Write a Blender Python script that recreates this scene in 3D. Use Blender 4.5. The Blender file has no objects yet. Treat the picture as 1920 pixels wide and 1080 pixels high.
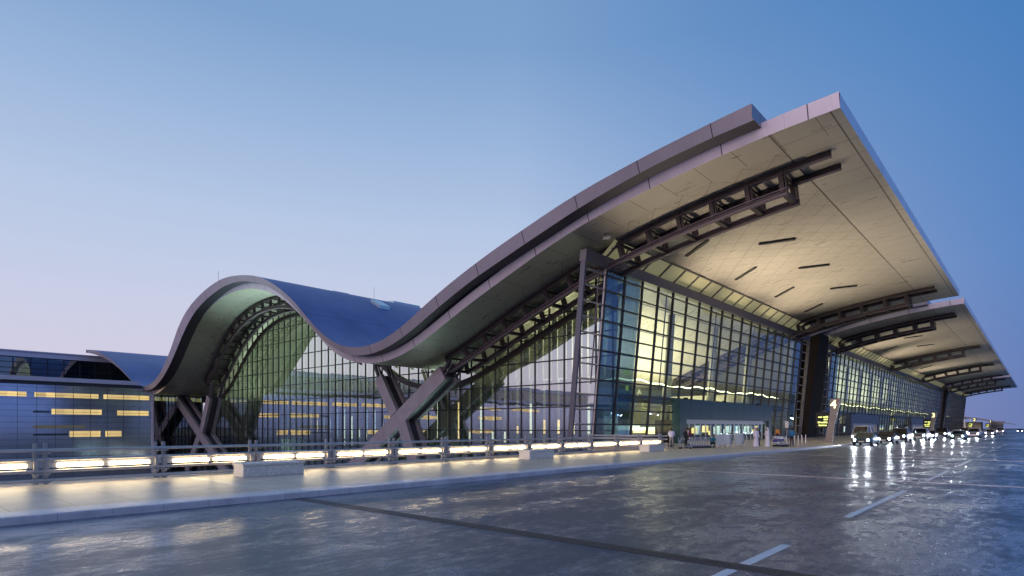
import bpy, bmesh, math, random
from mathutils import Vector, Matrix
random.seed(7)
R = math.radians
sc = bpy.context.scene
# ---------------------------------------------------------------- camera
YAW = math.atan(995 / 1120)
cam_d = bpy.data.cameras.new('camera'); cam = bpy.data.objects.new('camera', cam_d)
sc.collection.objects.link(cam); sc.camera = cam
cam.location = (0, 0, 1.95); cam.rotation_euler = (R(90), 0, YAW)
cam_d.sensor_width = 36; cam_d.lens = 1120 * 36 / 1920; cam_d.shift_y = (801 - 540) / 1920
cam_d.clip_start = .1; cam_d.clip_end = 8000
# ---------------------------------------------------------------- colour / exposure
sc.view_settings.view_transform = 'Standard'; sc.view_settings.look = 'None'
sc.view_settings.exposure = 0; sc.view_settings.gamma = 1
sc.cycles.use_denoising = True
try: sc.cycles.denoiser = 'OPENIMAGEDENOISE'
except Exception: pass
sc.cycles.max_bounces = 8; sc.cycles.diffuse_bounces = 3; sc.cycles.glossy_bounces = 4
sc.cycles.transparent_max_bounces = 16; sc.cycles.transmission_bounces = 4
sc.cycles.sample_clamp_indirect = 4; sc.cycles.caustics_reflective = False; sc.cycles.caustics_refractive = False

def lin(r, g, b):
    f = lambda v: (v / 255 / 12.92) if v / 255 < .04045 else ((v / 255 + .055) / 1.055) ** 2.4
    return (f(r), f(g), f(b), 1)

# ---------------------------------------------------------------- dusk sky
SUNSET = Vector((-.80, -.60, 0)).normalized()       # afterglow, behind the camera's left shoulder
world = bpy.data.worlds.new('World'); sc.world = world; world.use_nodes = True
nt = world.node_tree; nt.nodes.clear()
def N(t, typ, **kw):
    n = t.nodes.new(typ)
    for k, v in kw.items(): setattr(n, k, v)
    return n
def ramp(t, stops, interp='EASE'):
    r = N(t, 'ShaderNodeValToRGB'); cr = r.color_ramp; cr.interpolation = interp
    while len(cr.elements) < len(stops): cr.elements.new(.5)
    for e, (p, c) in zip(cr.elements, stops): e.position = p; e.color = c
    return r
tc = N(nt, 'ShaderNodeTexCoord'); sep = N(nt, 'ShaderNodeSeparateXYZ'); nt.links.new(tc.outputs['Generated'], sep.inputs[0])
asn = N(nt, 'ShaderNodeMath', operation='ARCSINE'); nt.links.new(sep.outputs[2], asn.inputs[0])
el = N(nt, 'ShaderNodeMath', operation='DIVIDE'); nt.links.new(asn.outputs[0], el.inputs[0]); el.inputs[1].default_value = math.pi / 2
flat = N(nt, 'ShaderNodeVectorMath', operation='MULTIPLY'); nt.links.new(tc.outputs['Generated'], flat.inputs[0]); flat.inputs[1].default_value = (1, 1, 0)
nrm = N(nt, 'ShaderNodeVectorMath', operation='NORMALIZE'); nt.links.new(flat.outputs[0], nrm.inputs[0])
dt = N(nt, 'ShaderNodeVectorMath', operation='DOT_PRODUCT'); nt.links.new(nrm.outputs[0], dt.inputs[0]); dt.inputs[1].default_value = SUNSET
mr = N(nt, 'ShaderNodeMapRange'); nt.links.new(dt.outputs['Value'], mr.inputs[0]); mr.inputs[1].default_value = -1; mr.inputs[2].default_value = 1
azr = ramp(nt, [(0, (0, 0, 0, 1)), (.2, (.03,) * 3 + (1,)), (.37, (.46,) * 3 + (1,)), (.54, (.97,) * 3 + (1,)), (.72, (1, 1, 1, 1))], 'LINEAR')
nt.links.new(mr.outputs[0], azr.inputs[0])
warm = ramp(nt, [(0, lin(209, 193, 212)), (.05, lin(211, 205, 225)), (.11, lin(202, 207, 230)), (.20, lin(182, 200, 229)), (.28, lin(157, 183, 220)), (.36, lin(127, 163, 207)), (1, lin(52, 96, 156))], 'LINEAR')
cool = ramp(nt, [(0, lin(100, 120, 176)), (.05, lin(96, 125, 184)), (.14, lin(88, 131, 192)), (.32, lin(67, 124, 188)), (1, lin(46, 88, 152))], 'LINEAR')
for r_ in (warm, cool): nt.links.new(el.outputs[0], r_.inputs[0])
mx = N(nt, 'ShaderNodeMixRGB'); nt.links.new(azr.outputs[0], mx.inputs[0]); nt.links.new(cool.outputs[0], mx.inputs[1]); nt.links.new(warm.outputs[0], mx.inputs[2])
bg = N(nt, 'ShaderNodeBackground'); nt.links.new(mx.outputs[0], bg.inputs[0]); bg.inputs[1].default_value = 1.0
wo = N(nt, 'ShaderNodeOutputWorld'); nt.links.new(bg.outputs[0], wo.inputs[0])
# weak, very soft afterglow instead of a sun
sl = bpy.data.lights.new('afterglow_sun', 'SUN'); sl.energy = 2.0; sl.angle = R(50); sl.color = (1, .72, .70)
so = bpy.data.objects.new('afterglow_sun', sl); sc.collection.objects.link(so)
so.rotation_euler = (-(Vector((.06, -1, .06)))).to_track_quat('-Z', 'Y').to_euler()

# ---------------------------------------------------------------- materials
def mat(name, col, rough=.5, metal=0, spec=.5, emit=None, estr=0, coat=0):
    m = bpy.data.materials.new(name); m.use_nodes = True
    b = m.node_tree.nodes['Principled BSDF']
    b.inputs['Base Color'].default_value = (*col[:3], 1); b.inputs['Roughness'].default_value = rough
    b.inputs['Metallic'].default_value = metal; b.inputs['Specular IOR Level'].default_value = spec
    if coat: b.inputs['Coat Weight'].default_value = coat
    if emit: b.inputs['Emission Color'].default_value = (*emit[:3], 1); b.inputs['Emission Strength'].default_value = estr
    return m
def nodes(m): return m.node_tree, m.node_tree.nodes['Principled BSDF']
def objco(t):
    c = N(t, 'ShaderNodeTexCoord'); return c.outputs['Object']
def sepo(t, v):
    s_ = N(t, 'ShaderNodeSeparateXYZ'); t.links.new(v, s_.inputs[0]); return s_.outputs
def mth(t, op, a, b=None, c=None):
    n = N(t, 'ShaderNodeMath', operation=op)
    for i, v in enumerate((a, b, c)):
        if v is None: continue
        if isinstance(v, (int, float)): n.inputs[i].default_value = v
        else: t.links.new(v, n.inputs[i])
    return n.outputs[0]
def lines(t, coord, step, w, off=0):
    """1 on a line of width w every step metres"""
    v = mth(t, 'ADD', coord, off + 1000 * step)
    fr = mth(t, 'MODULO', v, step)
    return mth(t, 'LESS_THAN', fr, w)
def noise(t, vec, scale, detail=4, rough=.55, stretch=None):
    if stretch:
        mp = N(t, 'ShaderNodeMapping'); mp.inputs['Scale'].default_value = stretch; t.links.new(vec, mp.inputs[0]); vec = mp.outputs[0]
    n = N(t, 'ShaderNodeTexNoise'); n.inputs['Scale'].default_value = scale; n.inputs['Detail'].default_value = detail; n.inputs['Roughness'].default_value = rough
    t.links.new(vec, n.inputs['Vector']); return n.outputs['Fac']
def maprange(t, v, a, b, c, d):
    n = N(t, 'ShaderNodeMapRange'); t.links.new(v, n.inputs[0])
    for i, q in enumerate((a, b, c, d)): n.inputs[i + 1].default_value = q
    return n.outputs[0]
def mixc(t, fac, a, b, mode='MIX'):
    n = N(t, 'ShaderNodeMixRGB', blend_type=mode)
    for i, v in enumerate((fac, a, b)):
        if isinstance(v, (tuple, list)): n.inputs[i].default_value = (*v[:3], 1)
        elif isinstance(v, (int, float)): n.inputs[i].default_value = v
        else: t.links.new(v, n.inputs[i])
    return n.outputs[0]

M = {}
# fascia: lavender-grey metal panels with joints
def fascia_mat(name, col, rough, metal=.35, dirt=.45):
    m = mat(name, col, rough, metal); t, b = nodes(m); o = objco(t); x, y, z = sepo(t, o)
    j = mth(t, 'MAXIMUM', lines(t, x, 5.6, .07), mth(t, 'MULTIPLY', lines(t, x, 1.4, .03), .16))
    j = mth(t, 'MAXIMUM', j, mth(t, 'MULTIPLY', mth(t, 'MULTIPLY', lines(t, y, 6.75, .06), mth(t, 'GREATER_THAN', x, -14.2)), .9))
    stn = noise(t, o, 2.2, 4, .7, (1, 1, .25))
    nz = noise(t, o, .6, 3)
    c = mixc(t, maprange(t, nz, .3, .7, 0, 1), tuple(v * .9 for v in col), col)
    c = mixc(t, maprange(t, stn, .55, .8, 0, dirt), c, (.28, .24, .27))
    t.links.new(mixc(t, j, c, (.05, .045, .06)), b.inputs['Base Color']); t.links.new(maprange(t, stn, .3, .7, rough - .12 * dirt, rough + .2 * dirt), b.inputs['Roughness'])
    return m
M['fascia'] = fascia_mat('fascia_metal', (.45, .42, .51), .34)
M['fascia_low'] = fascia_mat('lower_fascia_metal', (.84, .79, .93), .30, .5, .10)  # same panels as the upper fascia; paler colour imitates stronger light here
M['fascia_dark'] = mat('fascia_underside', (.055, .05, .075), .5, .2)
# soffit: pale metal tray panels, brick pattern plus diagonal seams, margins at the edges
def soffit_mat(y0):
    m = mat('soffit_panel', (.56, .53, .48), .33, .25); t, b = nodes(m); o = objco(t); x, y, z = sepo(t, o)
    fx = mth(t, 'GREATER_THAN', x, -13.6)                       # front margin
    fy = mth(t, 'LESS_THAN', y, y0 + 3.2)                       # side margin
    margin = mth(t, 'MAXIMUM', fx, fy)
    d1 = mth(t, 'ADD', mth(t, 'MULTIPLY', x, .8), mth(t, 'MULTIPLY', y, .6))
    d2 = mth(t, 'SUBTRACT', mth(t, 'MULTIPLY', x, .8), mth(t, 'MULTIPLY', y, .6))
    diag = mth(t, 'MAXIMUM', lines(t, d1, 1.9, .055), lines(t, d2, 1.9, .055))
    br = N(t, 'ShaderNodeTexBrick'); br.inputs['Scale'].default_value = 1; br.inputs['Mortar Size'].default_value = .018
    br.inputs['Brick Width'].default_value = 1.35; br.inputs['Row Height'].default_value = .45
    br.inputs['Color1'].default_value = (.58, .55, .50, 1); br.inputs['Color2'].default_value = (.53, .50, .455, 1); br.inputs['Mortar'].default_value = (.42, .385, .335, 1)
    t.links.new(o, br.inputs['Vector'])
    inner = mixc(t, diag, br.outputs['Color'], (.30, .27, .23))
    strips = mth(t, 'MULTIPLY', lines(t, y, 2.7, .05), fx)
    strips2 = mth(t, 'MULTIPLY', lines(t, x, 2.7, .05), fy)
    bor = mixc(t, mth(t, 'MAXIMUM', strips, strips2), (.57, .54, .49), (.19, .17, .14))
    col = mixc(t, margin, inner, bor)
    edge = mth(t, 'MAXIMUM', mth(t, 'MULTIPLY', mth(t, 'GREATER_THAN', x, -13.66), mth(t, 'LESS_THAN', x, -13.55)),
               mth(t, 'MULTIPLY', mth(t, 'GREATER_THAN', x, -9.95), mth(t, 'LESS_THAN', x, -9.85)))
    t.links.new(mixc(t, edge, col, (.15, .13, .11)), b.inputs['Base Color'])
    nz = noise(t, o, 1.2, 3, .5, (.25, 1, 1))
    t.links.new(maprange(t, nz, .3, .7, .26, .42), b.inputs['Roughness'])
    bp = N(t, 'ShaderNodeBump'); bp.inputs['Strength'].default_value = .12; bp.inputs['Distance'].default_value = .15
    t.links.new(noise(t, o, .5, 2), bp.inputs['Height']); t.links.new(bp.outputs[0], b.inputs['Normal'])
    return m
# standing-seam roof
m = mat('roof_sheet', (.14, .17, .30), .45, .3); t, b = nodes(m); o = objco(t); x, y, z = sepo(t, o)
seam = lines(t, y, .6, .07); sh = lines(t, x, 14, .12)
nz = noise(t, o, .25, 4, .6, (.3, 1, 1))
c = mixc(t, maprange(t, nz, .3, .7, 0, 1), (.095, .13, .32), (.145, .19, .41))
c = mixc(t, mth(t, 'MULTIPLY', mth(t, 'MAXIMUM', seam, sh), .75), c, (.05, .065, .13))
t.links.new(c, b.inputs['Base Color']); M['roof'] = m
M['steel_dark'] = mat('truss_steel', (.055, .045, .05), .45, .3)
M['steel_edge'] = mat('truss_flange', (.15, .12, .16), .4, .3)
def plate_mat():
    m = mat('strut_plate', (.40, .36, .44), .45, .2); t, b = nodes(m); o = objco(t)
    nz = noise(t, o, .8, 5, .6)
    t.links.new(mixc(t, maprange(t, nz, .3, .7, 0, 1), (.22, .205, .245), (.29, .27, .32)), b.inputs['Base Color']); return m
M['plate'] = plate_mat()
M['mullion'] = mat('mullion_metal', (.035, .038, .045), .4, .4)
M['ladder'] = mat('frame_metal', (.12, .115, .14), .4, .4)
M['rung'] = mat('rung_metal', (.50, .44, .42), .35, .5)
M['parapet'] = mat('parapet_panel', (.16, .15, .165), .45, .3)
M['black_panel'] = mat('core_panel', (.045, .036, .03), .85, 0, .2)

def glass_mat(name, tint, base, ior, rough=.015, refl=(1, 1, 1)):
    m = bpy.data.materials.new(name); m.use_nodes = True; t = m.node_tree; t.nodes.clear()
    tr = N(t, 'ShaderNodeBsdfTransparent'); tr.inputs[0].default_value = (*tint, 1)
    gl = N(t, 'ShaderNodeBsdfGlossy'); gl.inputs['Roughness'].default_value = rough; gl.inputs['Color'].default_value = (*refl, 1)
    bp = N(t, 'ShaderNodeBump'); bp.inputs['Strength'].default_value = .25; bp.inputs['Distance'].default_value = .03
    t.links.new(noise(t, objco(t), .35, 2), bp.inputs['Height']); t.links.new(bp.outputs[0], gl.inputs['Normal'])
    ge = N(t, 'ShaderNodeNewGeometry'); dp = N(t, 'ShaderNodeVectorMath', operation='DOT_PRODUCT')
    t.links.new(ge.outputs['Incoming'], dp.inputs[0]); t.links.new(ge.outputs['Normal'], dp.inputs[1])
    cosi = mth(t, 'ABSOLUTE', dp.outputs['Value'])
    sch = mth(t, 'POWER', mth(t, 'SUBTRACT', 1.0, cosi), 5.0)
    f0 = base + ((ior - 1) / (ior + 1)) ** 2
    fac = mth(t, 'ADD', f0, mth(t, 'MULTIPLY', sch, 1 - f0))
    mxs = N(t, 'ShaderNodeMixShader'); t.links.new(fac, mxs.inputs[0]); t.links.new(tr.outputs[0], mxs.inputs[1]); t.links.new(gl.outputs[0], mxs.inputs[2])
    ou = N(t, 'ShaderNodeOutputMaterial'); t.links.new(mxs.outputs[0], ou.inputs[0])
    return m
M['glass_side'] = glass_mat('side_glass', (.66, .80, .74), .56, 1.5)
M['glass_front'] = glass_mat('front_glass', (.74, .85, .80), .09, 1.55, .02, (.85, .93, 1))
M['glass_blue'] = glass_mat('corner_glass', (.13, .20, .28), .15, 1.5, .03, (.40, .58, .95))
M['glass_teal'] = glass_mat('porch_glass', (.25, .45, .5), .30, 1.5)
M['glass_dark'] = glass_mat('office_glass', (.30, .42, .42), .25, 1.5)
M['glass_car'] = glass_mat('car_glass', (.12, .14, .16), .03, 1.5)

m = mat('office_panel', (.22, .28, .46), .13, .85); t, b = nodes(m); o = objco(t); x, y, z = sepo(t, o)
ln = mth(t, 'MAXIMUM', lines(t, y, 2.63, .05, .9), lines(t, z, 1.02, .04, .25))
c = mixc(t, maprange(t, noise(t, o, .35, 3), .35, .65, 0, 1), (.62, .68, .84), (.70, .76, .90))
t.links.new(mixc(t, ln, c, (.04, .05, .08)), b.inputs['Base Color'])
bp = N(t, 'ShaderNodeBump'); bp.inputs['Strength'].default_value = .12; bp.inputs['Distance'].default_value = .04
t.links.new(noise(t, o, .5, 2, .5, (1, .4, 1)), bp.inputs['Height']); t.links.new(bp.outputs[0], b.inputs['Normal'])
M['office'] = m
M['office_trim'] = mat('office_trim', (.62, .59, .72), .45, .1)
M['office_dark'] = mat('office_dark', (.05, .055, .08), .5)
m = mat('office_light', (.6, .5, .3), .5, emit=(1, .74, .27), estr=1.0); t, b = nodes(m); o = objco(t); x, y, z = sepo(t, o)
wn = N(t, 'ShaderNodeTexWhiteNoise', noise_dimensions='1D'); t.links.new(mth(t, 'FLOOR', mth(t, 'DIVIDE', mth(t, 'ADD', y, .9), 1.315)), wn.inputs['W'])
fine = noise(t, o, 3, 4, .6, (1, .5, 3))
t.links.new(mth(t, 'MULTIPLY', maprange(t, wn.outputs['Value'], 0, 1, .5, 1.0), maprange(t, fine, .3, .7, .75, 1.15)), b.inputs['Emission Strength'])
t.links.new(mixc(t, fine, (1, .62, .16), (1, .76, .30)), b.inputs['Emission Color']); M['win_lit'] = m
M['win_dim'] = mat('office_dim', (.08, .08, .07), .4, emit=(.5, .45, .3), estr=.12)

def noisy(name, a, c_, scale, rough, stretch=None, bump=0):
    m = mat(name, a, rough); t, b = nodes(m); o = objco(t)
    nz = noise(t, o, scale, 5, .6, stretch)
    t.links.new(mixc(t, maprange(t, nz, .3, .7, 0, 1), a, c_), b.inputs['Base Color'])
    if bump:
        bp = N(t, 'ShaderNodeBump'); bp.inputs['Strength'].default_value = bump; bp.inputs['Distance'].default_value = .02
        t.links.new(noise(t, o, scale * 8, 4), bp.inputs['Height']); t.links.new(bp.outputs[0], b.inputs['Normal'])
    return m
# wet-looking polished asphalt
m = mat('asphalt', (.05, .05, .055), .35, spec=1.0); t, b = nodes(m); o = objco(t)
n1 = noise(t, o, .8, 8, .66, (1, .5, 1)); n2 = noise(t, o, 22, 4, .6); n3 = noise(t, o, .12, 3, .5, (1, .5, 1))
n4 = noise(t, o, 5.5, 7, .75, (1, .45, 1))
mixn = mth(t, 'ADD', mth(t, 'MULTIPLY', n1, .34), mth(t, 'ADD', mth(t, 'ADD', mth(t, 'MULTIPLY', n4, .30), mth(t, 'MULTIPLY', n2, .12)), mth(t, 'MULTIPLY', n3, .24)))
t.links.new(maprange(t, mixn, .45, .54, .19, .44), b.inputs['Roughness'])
t.links.new(mixc(t, maprange(t, mixn, .45, .54, 0, 1), (.150, .180, .255), (.022, .030, .058)), b.inputs['Base Color'])  # pale patches painted into the colour imitate headlight glare on the road
bp = N(t, 'ShaderNodeBump'); bp.inputs['Strength'].default_value = .42; bp.inputs['Distance'].default_value = .006
t.links.new(mth(t, 'ADD', n2, mth(t, 'MULTIPLY', n4, 2.0)), bp.inputs['Height']); t.links.new(bp.outputs[0], b.inputs['Normal'])
b.inputs['Specular Tint'].default_value = (.72, .86, 1, 1); b.inputs['IOR'].default_value = 1.6
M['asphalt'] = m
m = mat('paving', (.42, .38, .33), .42); t, b = nodes(m); o = objco(t); x, y, z = sepo(t, o)
ln = mth(t, 'MAXIMUM', lines(t, x, 1.2, .02), lines(t, y, 1.2, .02))
c = mixc(t, maprange(t, noise(t, o, 1.1, 6, .65), .3, .7, 0, 1), (.46, .39, .30), (.66, .575, .45))
t.links.new(mixc(t, mth(t, 'MULTIPLY', ln, .8), c, (.13, .115, .10)), b.inputs['Base Color']); M['paving'] = m
m = mat('kerb_stone', (.6, .6, .6), .4); t, b = nodes(m); o = objco(t); x, y, z = sepo(t, o)
kn = noise(t, o, 1.6, 6, .7); kc = mixc(t, maprange(t, kn, .3, .7, 0, 1), (.50, .49, .52), (.74, .72, .75))
t.links.new(mixc(t, mth(t, 'MULTIPLY', lines(t, y, 1.0, .015), .5), kc, (.2, .19, .19)), b.inputs['Base Color']); M['kerb'] = m
M['pylon'] = noisy('pylon_cladding', (.17, .155, .145), (.25, .23, .21), 2.5, .4)
M['terrain'] = noisy('terrain', (.07, .065, .06), (.11, .10, .09), .05, .9)
M['paint'] = noisy('road_paint', (.66, .66, .64), (.82, .82, .80), 5, .6)
M['joint'] = noisy('joint_rubber', (.012, .012, .014), (.03, .03, .033), 4, .5, bump=.5)
M['joint_metal'] = mat('joint_metal', (.55, .55, .55), .35, .6)
M['rail'] = mat('rail_steel', (.55, .52, .50), .3, .75)
M['post'] = mat('post_steel', (.42, .40, .39), .4, .6)
M['rail_light'] = mat('rail_light', (1, 1, 1), .5, emit=(1, .78, .43), estr=30)
M['granite'] = noisy('granite', (.50, .48, .44), (.82, .79, .73), 14, .6, bump=.4)
M['floor_in'] = mat('hall_floor', (.30, .29, .25), .25)
M['wall_in'] = mat('hall_wall', (.36, .35, .27), .5)
M['fin'] = mat('pale_metal', (.62, .64, .56), .6)
m = bpy.data.materials.new('blind_cloth'); m.use_nodes = True; t = m.node_tree; t.nodes.clear()
a1 = N(t, 'ShaderNodeBsdfDiffuse'); a1.inputs[0].default_value = (.55, .56, .50, 1); a2 = N(t, 'ShaderNodeBsdfTranslucent'); a2.inputs[0].default_value = (.92, .94, .82, 1)
a3 = N(t, 'ShaderNodeMixShader'); a3.inputs[0].default_value = .6; t.links.new(a1.outputs[0], a3.inputs[1]); t.links.new(a2.outputs[0], a3.inputs[2])
a4 = N(t, 'ShaderNodeOutputMaterial'); t.links.new(a3.outputs[0], a4.inputs[0]); M['blind'] = m
M['column'] = mat('hall_column', (.66, .66, .58), .35)
M['slab'] = mat('gallery_slab', (.10, .11, .10), .5)
M['beads'] = mat('light_beads', (1, 1, 1), .5, emit=(1, .93, .55), estr=5)
M['shop'] = mat('shop_light', (1, 1, 1), .5, emit=(.95, 1, .78), estr=1.6)
M['shop_warm'] = mat('shop_warm', (1, 1, 1), .5, emit=(1, .62, .2), estr=2.4)
M['shop_blue'] = mat('shop_blue', (1, 1, 1), .5, emit=(.35, .62, 1), estr=.9)
M['sign_green'] = mat('sign_yellow', (1, 1, 1), .5, emit=(.85, .95, .12), estr=1.3)
M['numeral'] = mat('numeral_light', (1, 1, 1), .5, emit=(1, .98, .42), estr=1.6)
M['porch_panel'] = mat('porch_panel', (.015, .060, .080), .35, .1)
M['porch_panel2'] = mat('porch_panel_blue', (.05, .075, .14), .35, .1)
M['door_frame'] = mat('door_frame', (.55, .54, .54), .35, .5)
M['door_light'] = mat('door_light', (1, 1, 1), .5, emit=(.82, .93, 1), estr=1.3)
M['steel_panel'] = noisy('barrier_steel', (.30, .31, .36), (.40, .41, .46), 3, .3)
M['chrome'] = mat('cart_steel', (.62, .62, .66), .25, .8)
M['rubber'] = mat('rubber', (.015, .015, .016), .7)
M['cart_blue'] = mat('cart_panel', (.10, .09, .30), .4)
M['skin'] = mat('skin', (.28, .16, .10), .6)
M['hair'] = mat('hair', (.012, .010, .009), .6)
def cloth(n, c): return mat('cloth_' + n, c, .85)
M['white_cloth'] = cloth('white', (.68, .67, .74)); M['blue_cloth'] = cloth('blue', (.02, .16, .34)); M['navy'] = cloth('navy', (.015, .018, .03))
M['grey_cloth'] = cloth('grey', (.16, .16, .18)); M['maroon'] = cloth('maroon', (.16, .02, .05)); M['black_cloth'] = cloth('black', (.012, .012, .014)); M['lav'] = cloth('lavender', (.50, .50, .66)); M['teal_cloth'] = cloth('teal', (.02, .22, .30)); M['red_cloth'] = cloth('headscarf', (.55, .40, .42)); M['orange_cloth'] = cloth('orange', (.55, .22, .05))
M['head'] = mat('headlight', (1, 1, 1), .2, emit=(.88, .93, 1), estr=42)
M['tail'] = mat('tail_lamp', (.3, .01, .01), .3)
M['turf'] = mat('hedge_green', (.03, .06, .02), .8)

# ---------------------------------------------------------------- mesh helpers
COL = sc.collection
class MB:
    def __init__(s): s.v = []; s.f = []; s.mi = []
    def add(s, vs, fs, mi=0):
        n = len(s.v); s.v += [tuple(v) for v in vs]
        for f in fs: s.f.append([i + n for i in f]); s.mi.append(mi)
    def box(s, x0, x1, y0, y1, z0, z1, mi=0):
        s.add([(x0, y0, z0), (x1, y0, z0), (x1, y1, z0), (x0, y1, z0), (x0, y0, z1), (x1, y0, z1), (x1, y1, z1), (x0, y1, z1)],
              [(0, 3, 2, 1), (4, 5, 6, 7), (0, 1, 5, 4), (1, 2, 6, 5), (2, 3, 7, 6), (3, 0, 4, 7)], mi)
    def beam(s, a, b, w, h, up=(0, 0, 1), mi=0):
        a = Vector(a); b = Vector(b); d = (b - a).normalized(); up = Vector(up)
        sd = d.cross(up)
        if sd.length < 1e-4: sd = d.cross(Vector((1, 0, 0)))
        sd.normalize(); u = sd.cross(d).normalized()
        vs = []
        for p in (a, b):
            for q, r in ((-1, -1), (1, -1), (1, 1), (-1, 1)): vs.append(p + sd * (q * w / 2) + u * (r * h / 2))
        s.add(vs, [(0, 3, 2, 1), (4, 5, 6, 7), (0, 1, 5, 4), (1, 2, 6, 5), (2, 3, 7, 6), (3, 0, 4, 7)], mi)
    def tube(s, a, b, r0, r1=None, n=8, mi=0):
        r1 = r0 if r1 is None else r1
        a = Vector(a); b = Vector(b); d = (b - a).normalized()
        sd = d.cross(Vector((0, 0, 1)));  sd = d.cross(Vector((1, 0, 0))) if sd.length < 1e-3 else sd
        sd.normalize(); u = sd.cross(d); vs = []
        for p, r in ((a, r0), (b, r1)):
            for k in range(n):
                t_ = 2 * math.pi * k / n; vs.append(p + (sd * math.cos(t_) + u * math.sin(t_)) * r)
        fs = [tuple(range(n))[::-1], tuple(range(n, 2 * n))] + [(k, (k + 1) % n, n + (k + 1) % n, n + k) for k in range(n)]
        s.add(vs, fs, mi)
    def prism_y(s, pts, y0, y1, mi=0):
        """polygon in X,Z extruded along Y"""
        n = len(pts); vs = [(x, y0, z) for x, z in pts] + [(x, y1, z) for x, z in pts]
        s.add(vs, [tuple(range(n)), tuple(range(n, 2 * n))[::-1]] + [(k, n + k, n + (k + 1) % n, (k + 1) % n) for k in range(n)], mi)
    def prism_x(s, pts, x0, x1, mi=0):
        """polygon in Y,Z extruded along X"""
        n = len(pts); vs = [(x0, y, z) for y, z in pts] + [(x1, y, z) for y, z in pts]
        s.add(vs, [tuple(range(n)), tuple(range(n, 2 * n))[::-1]] + [(k, n + k, n + (k + 1) % n, (k + 1) % n) for k in range(n)], mi)
    def build(s, name, mats, parent=None, smooth=False, bevel=0, loc=None):
        me = bpy.data.meshes.new(name); me.from_pydata(s.v, [], s.f)
        mats = mats if isinstance(mats, (list, tuple)) else [mats]
        for q in mats: me.materials.append(M[q] if isinstance(q, str) else q)
        for p, i in zip(me.polygons, s.mi): p.material_index = i; p.use_smooth = smooth
        bm = bmesh.new(); bm.from_mesh(me); bmesh.ops.recalc_face_normals(bm, faces=bm.faces); bm.to_mesh(me); bm.free()
        o = bpy.data.objects.new(name, me); COL.objects.link(o)
        if parent: o.parent = parent
        if loc: o.location = loc
        if bevel:
            b_ = o.modifiers.new('edge', 'BEVEL'); b_.width = bevel; b_.segments = 2; b_.limit_method = 'ANGLE'
        return o
def tag(o, label=None, cat=None, group=None, kind=None):
    for k, v in (('label', label), ('category', cat), ('group', group), ('kind', kind)):
        if v: o[k] = v
    return o
def thing(name, label, cat, loc=(0, 0, 0), rz=0, group=None):
    o = bpy.data.objects.new(name, None); COL.objects.link(o); o.empty_display_size = .2
    o.location = loc; o.rotation_euler = (0, 0, rz); return tag(o, label, cat, group)
def dup(root, loc, rz=0, label=None, group=None):
    def cp(o, par):
        c = o.copy(); COL.objects.link(c); c.parent = par
        for ch in [q for q in o.children]: cp(ch, c)
        return c
    r = cp(root, None); r.location = loc; r.rotation_euler = (0, 0, rz)
    if label: r['label'] = label
    if group: r['group'] = group
    return r
def area(name, loc, size, size_y, power, col, direction=(0, 0, 1), spread=180):
    l = bpy.data.lights.new(name, 'AREA'); l.shape = 'RECTANGLE'; l.size = size; l.size_y = size_y; l.energy = power; l.color = col; l.spread = R(spread)
    o = bpy.data.objects.new(name, l); COL.objects.link(o); o.location = loc
    o.rotation_euler = Vector(direction).to_track_quat('-Z', 'Y').to_euler(); return o

# ---------------------------------------------------------------- ground, road, pavement
g = MB(); g.box(-2500, 3000, -2500, 5000, -8, -7); tag(g.build('terrain', 'terrain'), kind='structure')
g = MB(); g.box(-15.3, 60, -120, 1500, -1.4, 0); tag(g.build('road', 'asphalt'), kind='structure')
g = MB(); g.box(-24.6, -16.22, -120, 47, -1.4, .15); g.box(-31.9, -16.22, 47.0, 388, -1.4, .15)
tag(g.build('pavement', 'paving'), kind='structure')
g = MB(); g.box(-16.20, -15.305, -120, 388, -1.4, .17); tag(g.build('kerb', 'kerb', bevel=.03), kind='structure')
# transverse deck joints
jr = MB(); jr.box(-15.2, 20, 8.15, 8.27, .001, .010); jr.box(-15.2, 20, 8.36, 8.50, .001, .010); jr.box(-15.2, 20, 8.27, 8.36, .001, .005)
tag(jr.build('expansion_joint', 'joint'), 'dark rubber expansion joint across the road nearest the camera', 'expansion joint')
for k, yy in enumerate((25.4, 45.0)):
    j = MB(); j.box(-15.2, 20, yy, yy + .13, .001, .008)
    tag(j.build('expansion_joint', 'joint_metal'), ['thin pale metal joint strip crossing the road just beyond the faded lane dash', 'thin pale metal joint strip crossing the road level with the entrance porch'][k], 'expansion joint')
j = MB(); j.box(-23.2, -15.62, 8.22, 8.36, .150, .158); tag(j.build('joint_cover', 'joint_metal'), 'bright metal joint cover running across the pavement beyond the stone block', 'joint cover')
mk = MB()
for a_, b_ in ((-8, -1), (3.6, 8.1), (8.55, 10.4), (14.5, 21.8), (26.2, 33.2), (37.5, 44.5), (49, 56), (60, 67), (72, 79), (84, 91)):
    mk.box(-3.24, -3.09, a_, b_, .003, .007)
tag(mk.build('road_marking', 'paint'), 'white dashed lane line painted along the dark road', 'road marking')
# arrow in the right lane
ar = MB(); P_ = [(-1.35, 36), (-1.15, 36), (-1.15, 39), (-.5, 39), (-1.25, 41.3), (-2.0, 39), (-1.35, 39)]
ar.add([(x, y, .006) for x, y in P_] , [tuple(range(len(P_)))]); tag(ar.build('road_arrow', 'paint'), 'white arrow painted in the right lane of the road', 'road arrow')

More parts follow.
